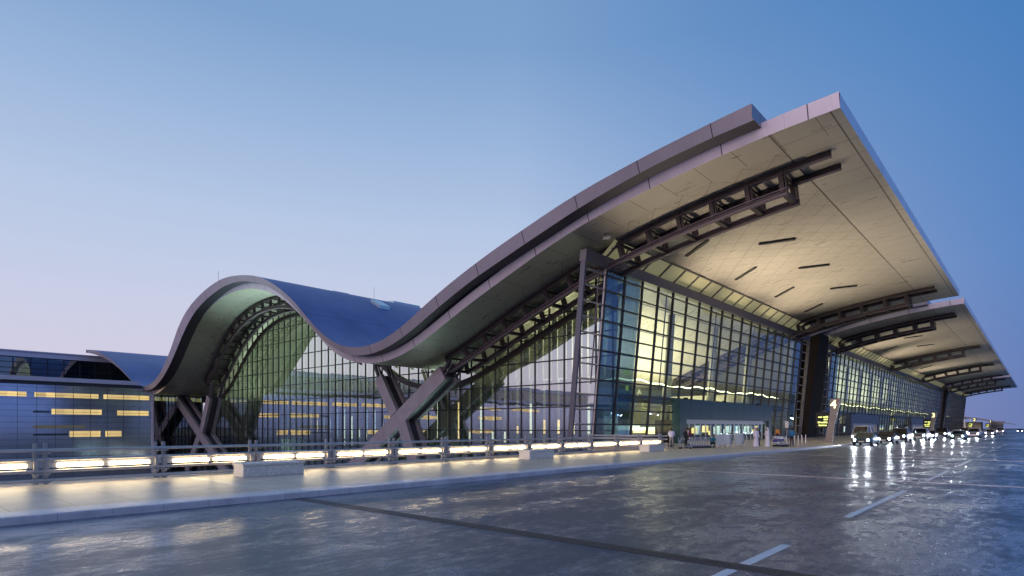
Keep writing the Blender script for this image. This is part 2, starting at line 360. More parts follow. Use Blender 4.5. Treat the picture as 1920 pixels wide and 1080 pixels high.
# ---------------------------------------------------------------- roof profile (metres: X across the waves, Z up)
UT = "-170.4,20.43 -164.3,19.85 -160.4,19.20 -156.1,18.05 -150.0,16.44 -145.0,14.75 -140.3,12.76 -135.6,10.78 -132.5,10.11 -129.6,9.81 -126.6,9.97 -123.3,10.77 -120.0,12.32 -118.0,13.86 -115.4,16.00 -112.6,18.96 -109.7,21.03 -106.3,22.53 -102.6,23.59 -99.0,24.30 -95.1,24.75 -91.5,24.67 -87.2,24.16 -83.9,23.52 -81.6,22.88 -79.3,22.01 -76.8,20.82 -74.4,19.51 -72.3,18.22 -70.4,16.73 -68.5,15.29 -66.7,14.03 -65.0,12.99 -63.0,12.03 -61.1,11.41 -59.0,11.04 -56.6,10.95 -54.4,11.18 -52.3,11.66 -50.3,12.35 -48.6,13.09 -47.1,13.85 -45.2,14.72 -43.5,15.44 -41.8,16.12 -39.9,16.82 -38.1,17.44 -36.2,18.09 -34.3,18.65 -32.5,19.19 -30.8,19.71 -29.2,20.16 -27.6,20.55 -26.1,20.90 -24.4,21.22 -22.8,21.51 -20.7,21.89 -18.7,22.17 -16.8,22.45 -15.3,22.64 -14.0,22.80"
UBs = "-170.4,19.70 -164.3,18.82 -157.7,17.53 -151.5,15.95 -146.3,14.33 -141.5,12.51 -137.6,10.90 -134.4,9.73 -130.7,9.06 -127.8,9.05 -124.4,9.60 -120.6,11.12 -118.0,12.65 -115.4,14.55 -112.6,16.90 -109.1,19.54 -105.8,21.30 -102.0,22.48 -98.5,23.20 -94.7,23.73 -91.0,23.76 -87.2,23.34 -83.9,22.57 -81.6,21.93 -79.3,21.04 -76.8,19.88 -74.7,18.72 -72.7,17.43 -70.7,15.95 -68.8,14.57 -67.0,13.26 -65.0,12.11 -63.0,11.17 -61.1,10.55 -59.0,10.14 -56.6,10.07 -54.4,10.32 -51.9,10.90 -49.3,11.83 -47.1,12.79 -45.2,13.65 -42.9,14.63 -40.7,15.52 -38.6,16.22 -36.6,16.85 -34.7,17.46 -32.9,18.03 -31.2,18.52 -29.6,19.05 -27.6,19.60 -26.1,19.98 -24.2,20.42 -22.7,20.75 -20.5,21.15 -16.8,21.65 -14.0,21.90"
LBs = "-137.6,9.60 -134.5,8.70 -131.3,8.30 -128.6,8.42 -125.6,9.15 -122.7,10.36 -120.0,11.87 -117.9,13.28 -116.3,14.66 -114.0,16.53 -111.2,18.50 -108.4,20.03 -105.5,21.32 -102.4,22.24 -99.2,22.87 -96.1,23.13 -93.1,23.15 -90.8,23.02 -88.3,22.69 -86.3,22.29 -84.4,21.80 -82.7,21.27 -81.0,20.64 -79.3,19.90 -77.5,19.0 -75,17.45 -72.5,15.7 -70,13.8 -67,11.75 -65,10.75 -63,10.03 -60.3,9.52 -58.3,9.34 -55.7,9.35 -53.5,9.67 -51.4,10.20 -49.5,10.88 -47.6,11.65 -45.1,12.72 -43.4,13.45 -41.1,14.38 -39.0,15.17 -37.0,15.91 -35.1,16.63 -33.3,17.28 -31.5,17.88 -29.8,18.42 -28.0,18.92 -24.3,19.75 -20.6,20.42 -16.8,20.98 -13.1,21.42 -9.3,21.68"
def curve(s): return [tuple(float(v) for v in q.split(',')) for q in s.split()]
def interp(c, x):
    if x <= c[0][0]: return c[0][1]
    for k in range(len(c) - 1):
        if x <= c[k + 1][0]:
            x0, z0 = c[k]; x1, z1 = c[k + 1]; return z0 + (z1 - z0) * (x - x0) / (x1 - x0)
    return c[-1][1]
def smooth(c):
    def f(x):
        w = 0; a = 0
        lo, hi = c[0][0], c[-1][0]
        for k in range(-6, 7):
            xx = x + k * .45; g_ = math.exp(-(k / 3.2) ** 2)
            if xx < lo: zz = 2 * c[0][1] - interp(c, 2 * lo - xx)
            elif xx > hi: zz = 2 * c[-1][1] - interp(c, 2 * hi - xx)
            else: zz = interp(c, xx)
            w += g_; a += g_ * zz
        return a / w
    return f
fUT, fUB, fLB = smooth(curve(UT)), smooth(curve(UBs)), smooth(curve(LBs))
def fLT(x):                                   # top of the lower fascia follows the underside of the upper shell
    if x > -14: return fLB(x) + .87
    return fLB(x) + .80 + .0 * x
XF, XU = -9.35, -14.0
def span(a, b, step=.75):
    n = max(2, int((b - a) / step)); return [a + (b - a) * k / n for k in range(n + 1)]

term = thing('terminal_building', 'long glass terminal building with huge wave shaped metal roofs on raking steel struts', 'airport terminal')
def sheet(xs, fz, y0, y1, name, m, parent, ny=1):
    b_ = MB(); vs = []; n = ny + 1
    for x in xs:
        for k in range(n): vs.append((x, y0 + (y1 - y0) * k / ny, fz(x)))
    b_.add(vs, [(i * n + k, (i + 1) * n + k, (i + 1) * n + k + 1, i * n + k + 1) for i in range(len(xs) - 1) for k in range(ny)])
    return b_.build(name, m, parent, smooth=True)
def roof_section(Y0, Y1, parent):
    xu = span(-170.4, XU); xl = span(-137.5, XF)
    sheet(xu, fUT, Y0 - 2, Y1 + 2, 'roof_covering', 'roof', parent)
    b_ = MB(); n = len(xu)
    for yy in (Y0 - 2, Y1 + 2):
        dy = .42 if yy < Y0 else -.42
        vs = [(x, yy, fUT(x)) for x in xu] + [(x, yy + dy, fUB(x)) for x in xu]
        b_.add(vs, [(i, i + 1, n + i + 1, n + i) for i in range(n - 1)])
    b_.add([(XU, Y0 - 2, fUB(XU)), (XU, Y1 + 2, fUB(XU)), (XU, Y1 + 2, fUT(XU)), (XU, Y0 - 2, fUT(XU))], [(0, 1, 2, 3)])
    b_.add([(xu[0], Y0 - 2, fUB(xu[0])), (xu[0], Y1 + 2, fUB(xu[0])), (xu[0], Y1 + 2, fUT(xu[0])), (xu[0], Y0 - 2, fUT(xu[0]))], [(0, 1, 2, 3)])
    b_.build('upper_fascia', 'fascia', parent)
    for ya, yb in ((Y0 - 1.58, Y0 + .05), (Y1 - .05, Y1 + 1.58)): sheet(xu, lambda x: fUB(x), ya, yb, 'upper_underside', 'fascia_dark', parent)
    b_ = MB(); n = len(xl)
    for yy in (Y0, Y1):
        dy = -.30 if yy == Y0 else .30
        vs = [(x, yy + dy, fLT(x)) for x in xl] + [(x, yy, fLB(x)) for x in xl]
        b_.add(vs, [(i, i + 1, n + i + 1, n + i) for i in range(n - 1)])
    for xx in (XF, xl[0]):
        b_.add([(xx, Y0, fLB(xx)), (xx, Y1, fLB(xx)), (xx, Y1, fLT(xx)), (xx, Y0, fLT(xx))], [(0, 1, 2, 3)])
    b_.build('lower_fascia', 'fascia_low', parent)
    xt = [x for x in xl if x > -16]
    sheet(xt, lambda x: fLT(x) - .012, Y0 - .28, Y1 + .28, 'canopy_top', 'roof', parent)
    sheet(xl, fLB, Y0, Y1, 'soffit', soffit_mat(Y0), parent, 1)
SECT = [(41, 111.5), (119, 295), (303, 388)]
for a_, b_ in SECT: roof_section(a_, b_, term)

# curved double trusses under the soffit
def off(x, d):
    e = .3; tx, tz = 1, (fLB(x + e) - fLB(x - e)) / (2 * e); l_ = math.hypot(tx, tz)
    return (x + tz / l_ * d, fLB(x) - d / l_)
def truss(Y, xa, xb, parent, tips=True, step=2.9, depth=1.85):
    b_ = MB(); e_ = MB()
    for yy in (Y, Y + 2.8):
        xs = span(xa, xb + 3.1 if tips else xb, 1.45)
        for x0, x1 in zip(xs, xs[1:]):
            p, q = off(x0, .22), off(x1, .22); b_.beam((p[0], yy, p[1]), (q[0], yy, q[1]), .14, .46)
            b_.beam((p[0], yy, p[1] - .23), (q[0], yy, q[1] - .23), .40, .06, mi=1)
        xs = span(xa, xb, 1.45)
        for x0, x1 in zip(xs, xs[1:]):
            p, q = off(x0, depth), off(x1, depth); b_.beam((p[0], yy, p[1]), (q[0], yy, q[1]), .16, .38)
            b_.beam((p[0], yy, p[1] - .20), (q[0], yy, q[1] - .20), .44, .07, mi=1); b_.beam((p[0], yy, p[1] + .20), (q[0], yy, q[1] + .20), .44, .07, mi=1)
    n = max(1, round((xb - xa) / step))
    for k in range(n + 1):
        x = xa + (xb - xa) * k / n - (.35 if k == n else 0)
        t_, u_ = off(x, .1), off(x, depth)
        for yy in (Y, Y + 2.8):
            b_.beam((t_[0], yy, t_[1]), (u_[0], yy, u_[1]), .34, .34, (0, 1, 0))
            b_.beam((t_[0] + .3, yy, t_[1]), (u_[0] + .3, yy, u_[1]), .10, .22, (0, 1, 0))
        b_.beam((u_[0], Y, u_[1] + .04), (u_[0], Y + 2.8, u_[1] + .04), .40, .30)
        b_.beam((t_[0], Y, t_[1] - .2), (t_[0], Y + 2.8, t_[1] - .2), .2, .2)
        w_ = off(x, depth * .55)
        if k < n and False: pass
        b_.beam((u_[0], Y, u_[1]), (w_[0], Y + 1.4, w_[1] + .5), .1, .1)
    return b_.build('truss', ['steel_dark', 'steel_edge'], parent)
TR = [46.6, 100.6, 126.5, 180.2, 234.2, 286.5, 311.0, 365]
for k, Y in enumerate(TR):
    if k == 0: truss(Y, -51.5, -14.3, term)
    else: truss(Y, -50 if k < 3 else -29.5, -14.3, term)
truss(46.6, -120.6, -67.5, term, tips=False, step=2.9)
truss(100.6, -117.0, -67.5, term, tips=False, step=2.9)

# raking Y and X struts carrying the low points of the wave
def bar(b_, p0, p1, w, y0, y1, mi=0):
    dx, dz = p1[0] - p0[0], p1[1] - p0[1]; l_ = math.hypot(dx, dz); nx, nz = -dz / l_ * w / 2, dx / l_ * w / 2
    b_.prism_y([(p0[0] - nx, p0[1] - nz), (p1[0] - nx, p1[1] - nz), (p1[0] + nx, p1[1] + nz), (p0[0] + nx, p0[1] + nz)], y0, y1, mi)
def strut_set(Y, kind, parent):
    b_ = MB()
    if kind == 'main':
        segs = [((-75.4, -7), (-51.5, 8.2), 1.85), ((-60.6, 3.6), (-63.9, 8.3), 1.55), ((-59.3, 3.0), (-54.6, -7), 1.7)]
        tops = [((-63.9, 8.3), (-64.8, 10.0)), ((-51.9, 8.1), (-50.4, 9.6))]
    else:
        segs = [((-133.3, 7.8), (-108.5, -7), 1.75), ((-120.4, 1.2), (-117.0, 7.6), 1.6), ((-121.6, 0.2), (-128, -7), 1.7)]
        tops = [((-133, 7.6), (-133.8, 8.6)), ((-117.0, 7.6), (-115.6, 10.4))]
    for k, (p, q, w) in enumerate(segs):
        e_ = .012 * k
        for ya, yb in ((0, .55), (1.75, 2.3)): bar(b_, p, q, w, Y + ya + e_, Y + yb - e_)
        bar(b_, p, q, w * .55, Y + .56 + e_, Y + 1.74 - e_, 1)
    for p, q in tops:
        for ya in (.25, 2.05): bar(b_, p, q, .35, Y + ya - .15, Y + ya + .15, 1)
        d = Vector((q[0] - p[0], q[1] - p[1])).normalized()
        for ya in (.25, 2.05): bar(b_, (p[0] + d[1] * .6, p[1] - d[0] * .6), (q[0] + d[1] * .6, q[1] - d[0] * .6), .2, Y + ya - .1, Y + ya + .1, 1)
    b_.build('strut', ['plate', 'fascia_dark'], parent)
strut_set(45.9, 'main', term); strut_set(45.9, 'far', term)

# ---------------------------------------------------------------- side glass wall (plane Y = 51)
ZB, ZT = .15, 17.4
def fx(z): return -31.3 + 1.6 * (z - ZB) / (ZT - ZB)
def side_wall(Y, parent, sgn=1):
    b_ = MB(); xs = [-131.0 + .5 * k for k in range(int((131 - 31.4) / .5) + 1)] + [-31.35]
    top = lambda x: fLB(x) - .03
    def botx(x): return -7 if x < -31.9 else .15
    vs = []
    for x in xs: vs += [(x, Y, -7), (x, Y, min(top(x), 17.3 + (x + 31.3) * 0 if x > -31.4 else 99))]
    b_.add(vs, [(2 * i, 2 * i + 2, 2 * i + 3, 2 * i + 1) for i in range(len(xs) - 1)])
    gl = b_.build('side_glass', 'glass_side', parent)
    f_ = MB()
    x = -129.9; k = 0
    while x < -31.5:
        f_.box(x - .05, x + .05, Y - .10, Y + .12, -7, top(x)); x += 1.0 if False else 2.0
    z = -5.9
    while z < 24:
        # horizontal transom only where the wall is taller than z
        run = None; xx = -130.5
        while xx < -31.3:
            inside = top(xx) > z + .1
            if inside and run is None: run = xx
            if (not inside) and run is not None: f_.box(run, xx, Y - .13, Y - .02, z - .06, z + .06); run = None
            xx += .25
        if run is not None: f_.box(run, -31.4, Y - .13, Y - .02, z - .06, z + .06)
        z += 2.5
    f_.build('mullion_grid', 'mullion', gl)
    a_ = MB(); xs2 = [x for x in span(-131, -31.3, 1.0)]
    for x0, x1 in zip(xs2, xs2[1:]):
        p, q = off(x0, 2.35), off(x1, 2.35); a_.beam((p[0], Y - .25, p[1]), (q[0], Y - .25, q[1]), .35, .62)
        p, q = off(x0, 3.6), off(x1, 3.6)
    a_.build('arch_beam', 'steel_dark', gl)
    return gl
side_wall(51.0, term)
# vertical blind fins behind the side glass
f_ = MB(); x = -128.9
while x < -33:
    if fLB(x) > 9.3:
        f_ = MB(); f_.box(x - .52, x + .52, 51.9, 52.0, 7.3, fLB(x) - 1.2); f_.build('blind', 'blind', term)
    x += 2.0
f_ = MB(); x = -128.9
while x < -33:
    f_.box(x - .80, x + .80, 52.6, 52.7, -6.6, min(7.2, fLB(x) - 1.2)); x += 2.0
f_.build('darkening_panel', 'slab', term)  # added dark panels that darken the low glass, with bright slits between
f_ = MB(); x = -127.9
while x < -33:
    f_.box(x - .05, x + .05, 51.5, 52.3, -6.6, fLB(x) - .9); x += 2.0
f_.build('stiffener', 'column', term)

# ---------------------------------------------------------------- leaning front facades
def facade(Ya, Yb, parent, first=False):
    G0, G1 = Ya + 3.6, Yb - 3.6
    b_ = MB(); b_.add([(fx(ZB), G0, ZB), (fx(ZB), G1, ZB), (fx(ZT - .9), G1, ZT - .9), (fx(ZT - .9), G0, ZT - .9)], [(0, 1, 2, 3)])
    gl = b_.build('front_glass', 'glass_front', parent)
    for ga, gb in ((G0, G0 + 6.75), (G1 - 3.37, G1)):
        q = MB(); q.add([(fx(ZB) - .25, ga, ZB), (fx(ZB) - .25, gb, ZB), (fx(ZT - .9) - .25, gb, ZT - .9), (fx(ZT - .9) - .25, ga, ZT - .9)], [(0, 1, 2, 3)]); q.build('corner_glass', 'glass_blue', gl)
    f_ = MB(); n = round((G1 - G0) / 3.375)
    for k in range(n + 1):
        y = G0 + (G1 - G0) * k / n
        f_.beam((fx(ZB) + .03, y, ZB), (fx(ZT - .8) + .03, y, ZT - .8), .19, .22, (1, 0, 0))
    z = ZB + .7
    while z < ZT - .9:
        f_.box(fx(z) - .06, fx(z) + .11, G0, G1, z - .07, z + .07); z += 1.365
    f_.build('mullion_grid', 'mullion', gl)
    # deep fin brackets at the head of the glass
    h_ = MB()
    for k in range(0, n + 1, 4):
        y = G0 + (G1 - G0) * k / n
        h_.beam((fx(6) - .75, y, 6), (fx(ZT - 1) - .75, y, ZT - 1), .09, .10, (1, 0, 0))
    z = ZB + 3.45 + .05
    while z < ZT - 1.5:
        h_.box(fx(z) - .80, fx(z) - .68, G0, G1, z - .03, z + .03); z += 2.73
    h_.build('cable_truss', 'steel_edge', gl)
    # parapet beam
    p_ = MB(); x0 = fx(ZT)
    p_.prism_y([(x0 - .55, ZT - .95), (x0 + .12, ZT - .95), (x0 + .22, ZT), (x0 - .45, ZT)], Ya, Yb)
    p_.build('parapet', 'parapet', parent)
    # clerestory leaning out to the soffit
    c_ = MB(); xt = -28.45; zt = fLB(-28.45) - .04
    c_.add([(x0 - .3, Ya + 3, ZT + .02), (x0 - .3, Yb - 3, ZT + .02), (xt, Yb - 3, zt), (xt, Ya + 3, zt)], [(0, 1, 2, 3)])
    cl = c_.build('clerestory', 'clere', parent)
    c_ = MB()
    for k in range(n * 1 + 1):
        y = G0 + (G1 - G0) * k / n
        c_.beam((x0 - .2, y, ZT), (xt + .1, y + .25, zt), .07, .28, (0, 1, 0))
    c_.box(xt - .02, xt + .14, Ya + 3, Yb - 3, zt - .10, zt - .02)
    c_.build('clerestory_frame', 'parapet', cl)
    # ladder frames at both ends
    for (o_, i_) in ((Ya, Ya + 3.5), (Yb, Yb - 3.5)):
        l_ = MB()
        l_.beam((fx(ZB), o_, ZB), (fx(ZT - .95), o_, ZT - .95), .20, .5, (1, 0, 0))
        r_ = MB()
        lo, hi = min(o_, i_) + .1, max(o_, i_) - .1
        z = ZB + .7
        while z < ZT - 1.0:
            r_.tube((fx(z), lo, z), (fx(z), hi, z), .085, n=8); z += 1.365
        r_.beam((fx(ZB), i_, ZB), (fx(ZT - .95), i_, ZT - .95), .10, .14, (1, 0, 0))
        fr = l_.build('end_frame', 'ladder', parent); r_.build('rung', 'rung', fr)
m = mat('clerestory_glass', (.50, .48, .30), .3, emit=(.85, .80, .42), estr=.16); M['clere'] = m
FAC = [(42.9, 109.6), (120.9, 293.5), (304.5, 386.5)]
for a_, b_ in FAC: facade(a_, b_, term)
# dark service cores between the facades
for a_, b_ in ((112.2, 118.2), (296.4, 301.6)):
    c_ = MB(); c_.prism_y([(-37, ZB), (fx(ZB) + .4, ZB), (-28.7, 18.2), (-37, 15.5)], a_, b_)
    c_.build('service_core', 'black_panel', term)

# ---------------------------------------------------------------- halls behind the glass
def hall(Y0, Y1, XB, parent, idx):
    b_ = MB(); b_.box(XB, -31.45, Y0 + .2, Y1, ZB - .3, ZB); b_.build('hall_floor', 'floor_in', parent)
    w_ = MB(); xs = span(XB, -31.5, 1.0)
    vs = []
    for x in xs: vs += [(x, Y1, -.3), (x, Y1, fLB(x) - .02)]
    w_.add(vs, [(2 * i, 2 * i + 2, 2 * i + 3, 2 * i + 1) for i in range(len(xs) - 1)])
    w_.add([(XB, Y0, -.3), (XB, Y1, -.3), (XB, Y1, fLB(XB)), (XB, Y0, fLB(XB))], [(0, 1, 2, 3)])
    w_.build('hall_wall', 'wall_in', parent)
    s_ = MB(); s_.box(-39.5, -33.2, Y0 + 3, Y1 - 1, 4.6, 5.5); s_.build('gallery', 'slab', parent)
    bd = MB(); y = Y0 + 1
    zf = lambda y: 7.0 + .16 * math.sin(y * .35) + .09 * math.sin(y * 1.3)
    ys = span(Y0 + 1, Y1 - 3, .5); vs = []
    for y in ys: vs += [(-33.5, y, zf(y) - .08), (-33.4, y, zf(y)), (-33.5, y, zf(y) + .08)]
    bd.add(vs, [(3 * i + a, 3 * i + b, 3 * i + 3 + b, 3 * i + 3 + a) for i in range(len(ys) - 1) for a, b in ((0, 1), (1, 2), (2, 0))])
    bd.build('light_string', 'beads', parent)
    y = Y0 + 5.5; 
    while y < Y1 - 2:
        c_ = MB(); c_.tube((-36.4, y, ZB), (-35.2, y, fLB(-35.2) - .3), .62, .42, 20)
        c_.build('hall_column', 'column', parent, smooth=True); y += 13.5
    # branching beams under the hall ceiling
    rnd = random.Random(idx)
    for k in range(int((Y1 - Y0) / 2.2)):
        y = Y0 + 1.5 + k * 2.2; kk = rnd.choice(['shop', 'shop', 'shop_warm', 'shop', 'shop_blue'])
        zz = rnd.uniform(.9, 2.4); q = MB(); q.box(-33.2 - rnd.uniform(4, 9), -33.0 - 3.9, y, y + rnd.uniform(.4, 1.5), zz, zz + rnd.uniform(.15, .7)); q.build('shop_sign', kk, parent)
hall(51.2, 108.8, -126, term, 1)
hall(129.2, 285.5, -58, term, 2)
hall(313.5, 364, -58, term, 3)
w_ = MB()
for a_, b_ in ((126.3, 129.0),):
    xs = span(-58, -31.5, 1.0); vs = []
    for x in xs: vs += [(x, 129.1, -.3), (x, 129.1, fLB(x) - .02)]
    w_.add(vs, [(2 * i, 2 * i + 2, 2 * i + 3, 2 * i + 1) for i in range(len(xs) - 1)])
w_.box(-60, -37.2, 100.6, 129, -7, 7.5)
w_.build('link_wall', 'wall_in', term)
# lit rooms seen between the blind fins
rnd = random.Random(3)
for k in range(34):
    x = -126.5 + k * 2.75; kind = rnd.choice(['shop', 'shop', 'shop_warm', 'shop', 'shop_blue', 'shop'])
    q = MB(); z = rnd.choice([-1, .4, 1.2]); q.box(x, x + rnd.uniform(.9, 2.2), 54.5 + rnd.random(), 56.2, z, z + rnd.uniform(.8, 5.2)); q.build('shop_sign', kind, term)
gi = (1, .86, .52); gg = (.88, 1, .80)
area('hall_uplight', (-46, 84, 5.8), 12, 46, 9500, gi)
area('hall_uplight', (-32.9, 78, 1.2), .5, 50, 1500, gi)
area('hall_uplight', (-85, 77, 4), 40, 36, 19000, gg)
area('hall_uplight', (-112, 66, 4), 12, 24, 7000, gg)
area('hall_uplight', (-44, 165, 5.8), 12, 70, 9000, (.95, .95, .62))
area('hall_uplight', (-44, 245, 5.8), 12, 70, 9000, (.95, .95, .62))
area('hall_uplight', (-44, 340, 5.8), 12, 45, 6000, (.95, .95, .62))
area('added_soffit_fill', (-93, 46.3, -5.5), 22, 3.5, 3600, (.68, 1, .90), (.12, .1, 1), 78)  # added green fill under the deck to light the hump soffit; no fitting
area('added_soffit_fill', (-56, 48, -5.5), 8, 3, 500, (.62, 1, .84))  # same added green fill, weaker, under the low wave
area('hall_downlight', (-60, 75, 8.5), 50, 40, 2500, gi, (0, 0, -1))

# soffit spotlights standing on the entrance porches
def uplight(x, y, z, power, parent, aim, cone=88):
    f_ = MB(); f_.tube((x, y, z), (x, y, z + .22), .22, .28, 14); f_.box(x - .3, x + .3, y - .06, y + .06, z - .02, z + .05)
    f_.build('floodlight', 'mullion', parent)
    l = bpy.data.lights.new('floodlight_beam', 'SPOT'); l.energy = power * 2.2; l.color = (1, .81, .57); l.spot_size = R(cone); l.spot_blend = 1; l.shadow_soft_size = .35
    o = bpy.data.objects.new('floodlight_beam', l); COL.objects.link(o); o.location = (x, y, z + .35)
    o.rotation_euler = (Vector(aim) - Vector((x, y, z))).to_track_quat('-Z', 'Y').to_euler()

# ---------------------------------------------------------------- light slots in the soffit
for sx, sy, dx, dy in ((-25.3, 55.7, 2.9, -1.5), (-19.8, 62, 2.8, 2.1), (-25.3, 68.5, 2.9, -1.7), (-19.7, 74.5, 2.6, 2.3), (-25.1, 81.5, 2.8, -1.7), (-19.7, 88.2, 2.6, 2.3), (-25.2, 95.0, 2.8, -1.6),
                       (-25.3, 138, 2.9, -1.7), (-19.8, 146, 2.8, 2.1), (-25.3, 155, 2.9, -1.7), (-19.8, 163, 2.8, 2.1), (-25.3, 192, 2.9, -1.7), (-19.8, 200, 2.8, 2.1), (-25.3, 210, 2.9, -1.7)):
    a_ = (sx - dx / 2, sy - dy / 2, fLB(sx - dx / 2) - .05); c_ = (sx + dx / 2, sy + dy / 2, fLB(sx + dx / 2) - .05)
    q = MB(); q.beam(a_, c_, .34, .16); q.beam((a_[0], a_[1] + .26, a_[2] - .04), (c_[0], c_[1] + .26, c_[2] - .04), .07, .14, mi=1); q.build('light_slot', ['rubber', 'door_frame'], term)
# small camera hung from the soffit near the facade corner
q = MB(); q.tube((-28.4, 44.4, fLB(-28.4)), (-28.4, 44.4, fLB(-28.4) - .25), .04); q.tube((-28.7, 44.3, fLB(-28.4) - .36), (-28.1, 44.5, fLB(-28.4) - .36), .16, n=12)
q.build('surveillance_camera', 'fin', term)
M['skyl'] = mat('skylight_glazing', (.55, .70, .75), .12, .5)
# rooftop skylights
for sx, sy, w_, l_ in ((-76.6, 54.6, 2.3, 1.9), (-90, 55, 2.0, 3), (-88, 66, 2, 6), (-86, 80, 2, 5)):
    z = fUT(sx); q = MB(); dz = (fUT(sx + w_ / 2) - fUT(sx - w_ / 2))
    q.add([(sx - w_ / 2, sy, z - dz / 2 + .5), (sx + w_ / 2, sy, z + dz / 2 + .5), (sx + w_ / 2, sy + l_, z + dz / 2 + .5), (sx - w_ / 2, sy + l_, z - dz / 2 + .5),
           (sx - w_ / 2, sy, z - dz / 2 - .1), (sx + w_ / 2, sy, z + dz / 2 - .1), (sx + w_ / 2, sy + l_, z + dz / 2 - .1), (sx - w_ / 2, sy + l_, z - dz / 2 - .1)],
          [(0, 1, 2, 3), (4, 7, 6, 5), (0, 4, 5, 1), (1, 5, 6, 2), (2, 6, 7, 3), (3, 7, 4, 0)])
    q.build('skylight', 'skyl', term)
for x_, y_ in ((-97, 39.6), (-84.5, 60), (-78, 70), (-81, 88)):
    q = MB(); q.tube((x_, y_, fUT(x_) - .1), (x_, y_, fUT(x_) + 2.0), .025, n=5); q.build('lightning_rod', 'steel_edge', term)

# ---------------------------------------------------------------- entrance porches (parts of the terminal)
def porch(Y0, Y1, X0, panel, H, doorH, parent, lit):
    e_ = thing('entrance_porch', None, None); e_.parent = parent
    del_ = [k for k in ('label', 'category') if k in e_]
    for k in del_: del e_[k]
    b_ = MB(); b_.box(-31.0, X0, Y0, Y1, doorH, H); b_.box(-31.0, X0, Y0, Y0 + 1.6, ZB, doorH - .002); b_.box(-31.0, X0, Y1 - 1.0, Y1, ZB, doorH - .002)
    b_.build('panel', panel, e_)
    j_ = MB(); n = round((Y1 - Y0) / 2.8)
    for k in range(1, n): y = Y0 + (Y1 - Y0) * k / n; j_.box(X0, X0 + .008, y - .02, y + .02, doorH, H)
    j_.box(X0, X0 + .01, Y0, Y1, (H + doorH) / 2 - .1, (H + doorH) / 2 - .07); j_.build('panel_joint', 'mullion', e_)
    d_ = MB(); a_, z_ = Y0 + 1.7, Y1 - 1.1; n = round((z_ - a_) / 1.5)
    for k in range(n + 1):
        y = a_ + (z_ - a_) * k / n; d_.box(X0 - .5, X0 - .38, y - .05, y + .05, ZB, doorH - .25)
    d_.box(X0 - .55, X0 - .30, a_, z_, doorH - .5, doorH - .02); d_.build('door_frame', 'door_frame', e_)
    g_ = MB(); g_.add([(X0 - .44, a_, ZB), (X0 - .44, z_, ZB), (X0 - .44, z_, doorH - .3), (X0 - .44, a_, doorH - .3)], [(0, 1, 2, 3)]); g_.build('door_glass', 'glass_front', e_)
    rr = random.Random(int(Y0))
    w_ = MB(); w_.box(-34.0, -33.8, a_, z_, ZB, doorH - .05); w_.build('lobby_wall', 'black_panel', e_)
    for k in range(n):
        y = a_ + (z_ - a_) * k / n
        if rr.random() < .75:
            q = MB(); z0 = rr.uniform(.9, 1.4); q.box(X0 - 1.4 - rr.random() * .6, X0 - 1.25, y + .15, y + rr.uniform(.5, 1.4), z0, min(doorH - .6, z0 + rr.uniform(.5, 1.5)))
            q.build('lobby_light', rr.choice(['door_light', 'door_light', 'door_light', 'shop_warm', 'shop_blue']), e_)
porch(61.8, 91.4, -30.0, 'porch_panel', 5.05, 2.85, term, True)
porch(141.0, 169.5, -30.0, 'porch_panel2', 4.75, 2.8, term, True)
porch(218, 246, -30.0, 'porch_panel2', 4.75, 2.8, term, True)
area('porch_light', (-29.8, 76, 2.7), .5, 24, 150, (.82, .92, 1), (.8, 0, -.6))
area('porch_light', (-29.8, 155, 2.6), .5, 24, 150, (.82, .92, 1), (.8, 0, -.6))
uplight(-30.4, 64, 5.1, 9000, term, (-18, 64, 20)); uplight(-30.4, 75, 5.1, 9000, term, (-18, 76, 20)); uplight(-30.4, 87, 5.1, 8000, term, (-18, 88, 20))
uplight(-24.9, 49.5, .18, 4200, term, (-18.5, 44.5, 20), 62); uplight(-30.4, 145, 4.8, 8000, term, (-18, 145, 20)); uplight(-30.4, 165, 4.8, 8000, term, (-18, 168, 20)); uplight(-30.4, 221, 4.8, 8000, term, (-18, 215, 20)); uplight(-30.4, 243, 4.8, 8000, term, (-18, 250, 20))

# ---------------------------------------------------------------- office wing on the left
off_b = thing('office_building', 'low blue metal clad office building with bands of lit windows left of the terminal', 'office building', (0, 0, 0))
OX = -131.0; YE = 40.9
b_ = MB(); b_.box(OX - 30, OX, -150, YE, -7, 9.4); b_.build('wall', 'office', off_b)
b_ = MB(); b_.box(OX - 30.3, OX + .9, -150, 38.4, 10.0, 10.75); b_.build('cornice', 'office_trim', off_b)
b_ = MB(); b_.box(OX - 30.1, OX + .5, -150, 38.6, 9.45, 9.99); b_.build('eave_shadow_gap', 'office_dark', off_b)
b_ = MB(); b_.box(OX - 60, OX - 41.2, -150, 70, 9, 17.7); b_.box(OX - 60, OX - 30, -150, 39, 8, 10.5); b_.build('upper_storey', 'office_dark', off_b)
gm = MB(); gm.add([(OX - 40.9, -150, 10.8), (OX - 40.9, 70, 10.8), (OX - 40.9, 70, 17.65), (OX - 40.9, -150, 17.65)], [(0, 1, 2, 3)]); ug = gm.build('upper_glazing', 'glass_dark', off_b)
gm = MB(); y = 66
while y > -100: gm.box(OX - 40.86, OX - 40.75, y - .09, y + .09, 10.8, 17.65); y -= 3.1
for z in (14.2, 15.3, 16.6): gm.box(OX - 40.86, OX - 40.78, -100, 70, z - .07, z + .07)
gm.build('mullion_grid', 'mullion', ug)
b_ = MB(); b_.box(OX - 60, OX - 40.2, -150, 66, 17.8, 18.95); b_.box(OX - 60, OX - 39.9, -150, 66, 18.96, 19.2); b_.build('roof', 'office_trim', off_b)
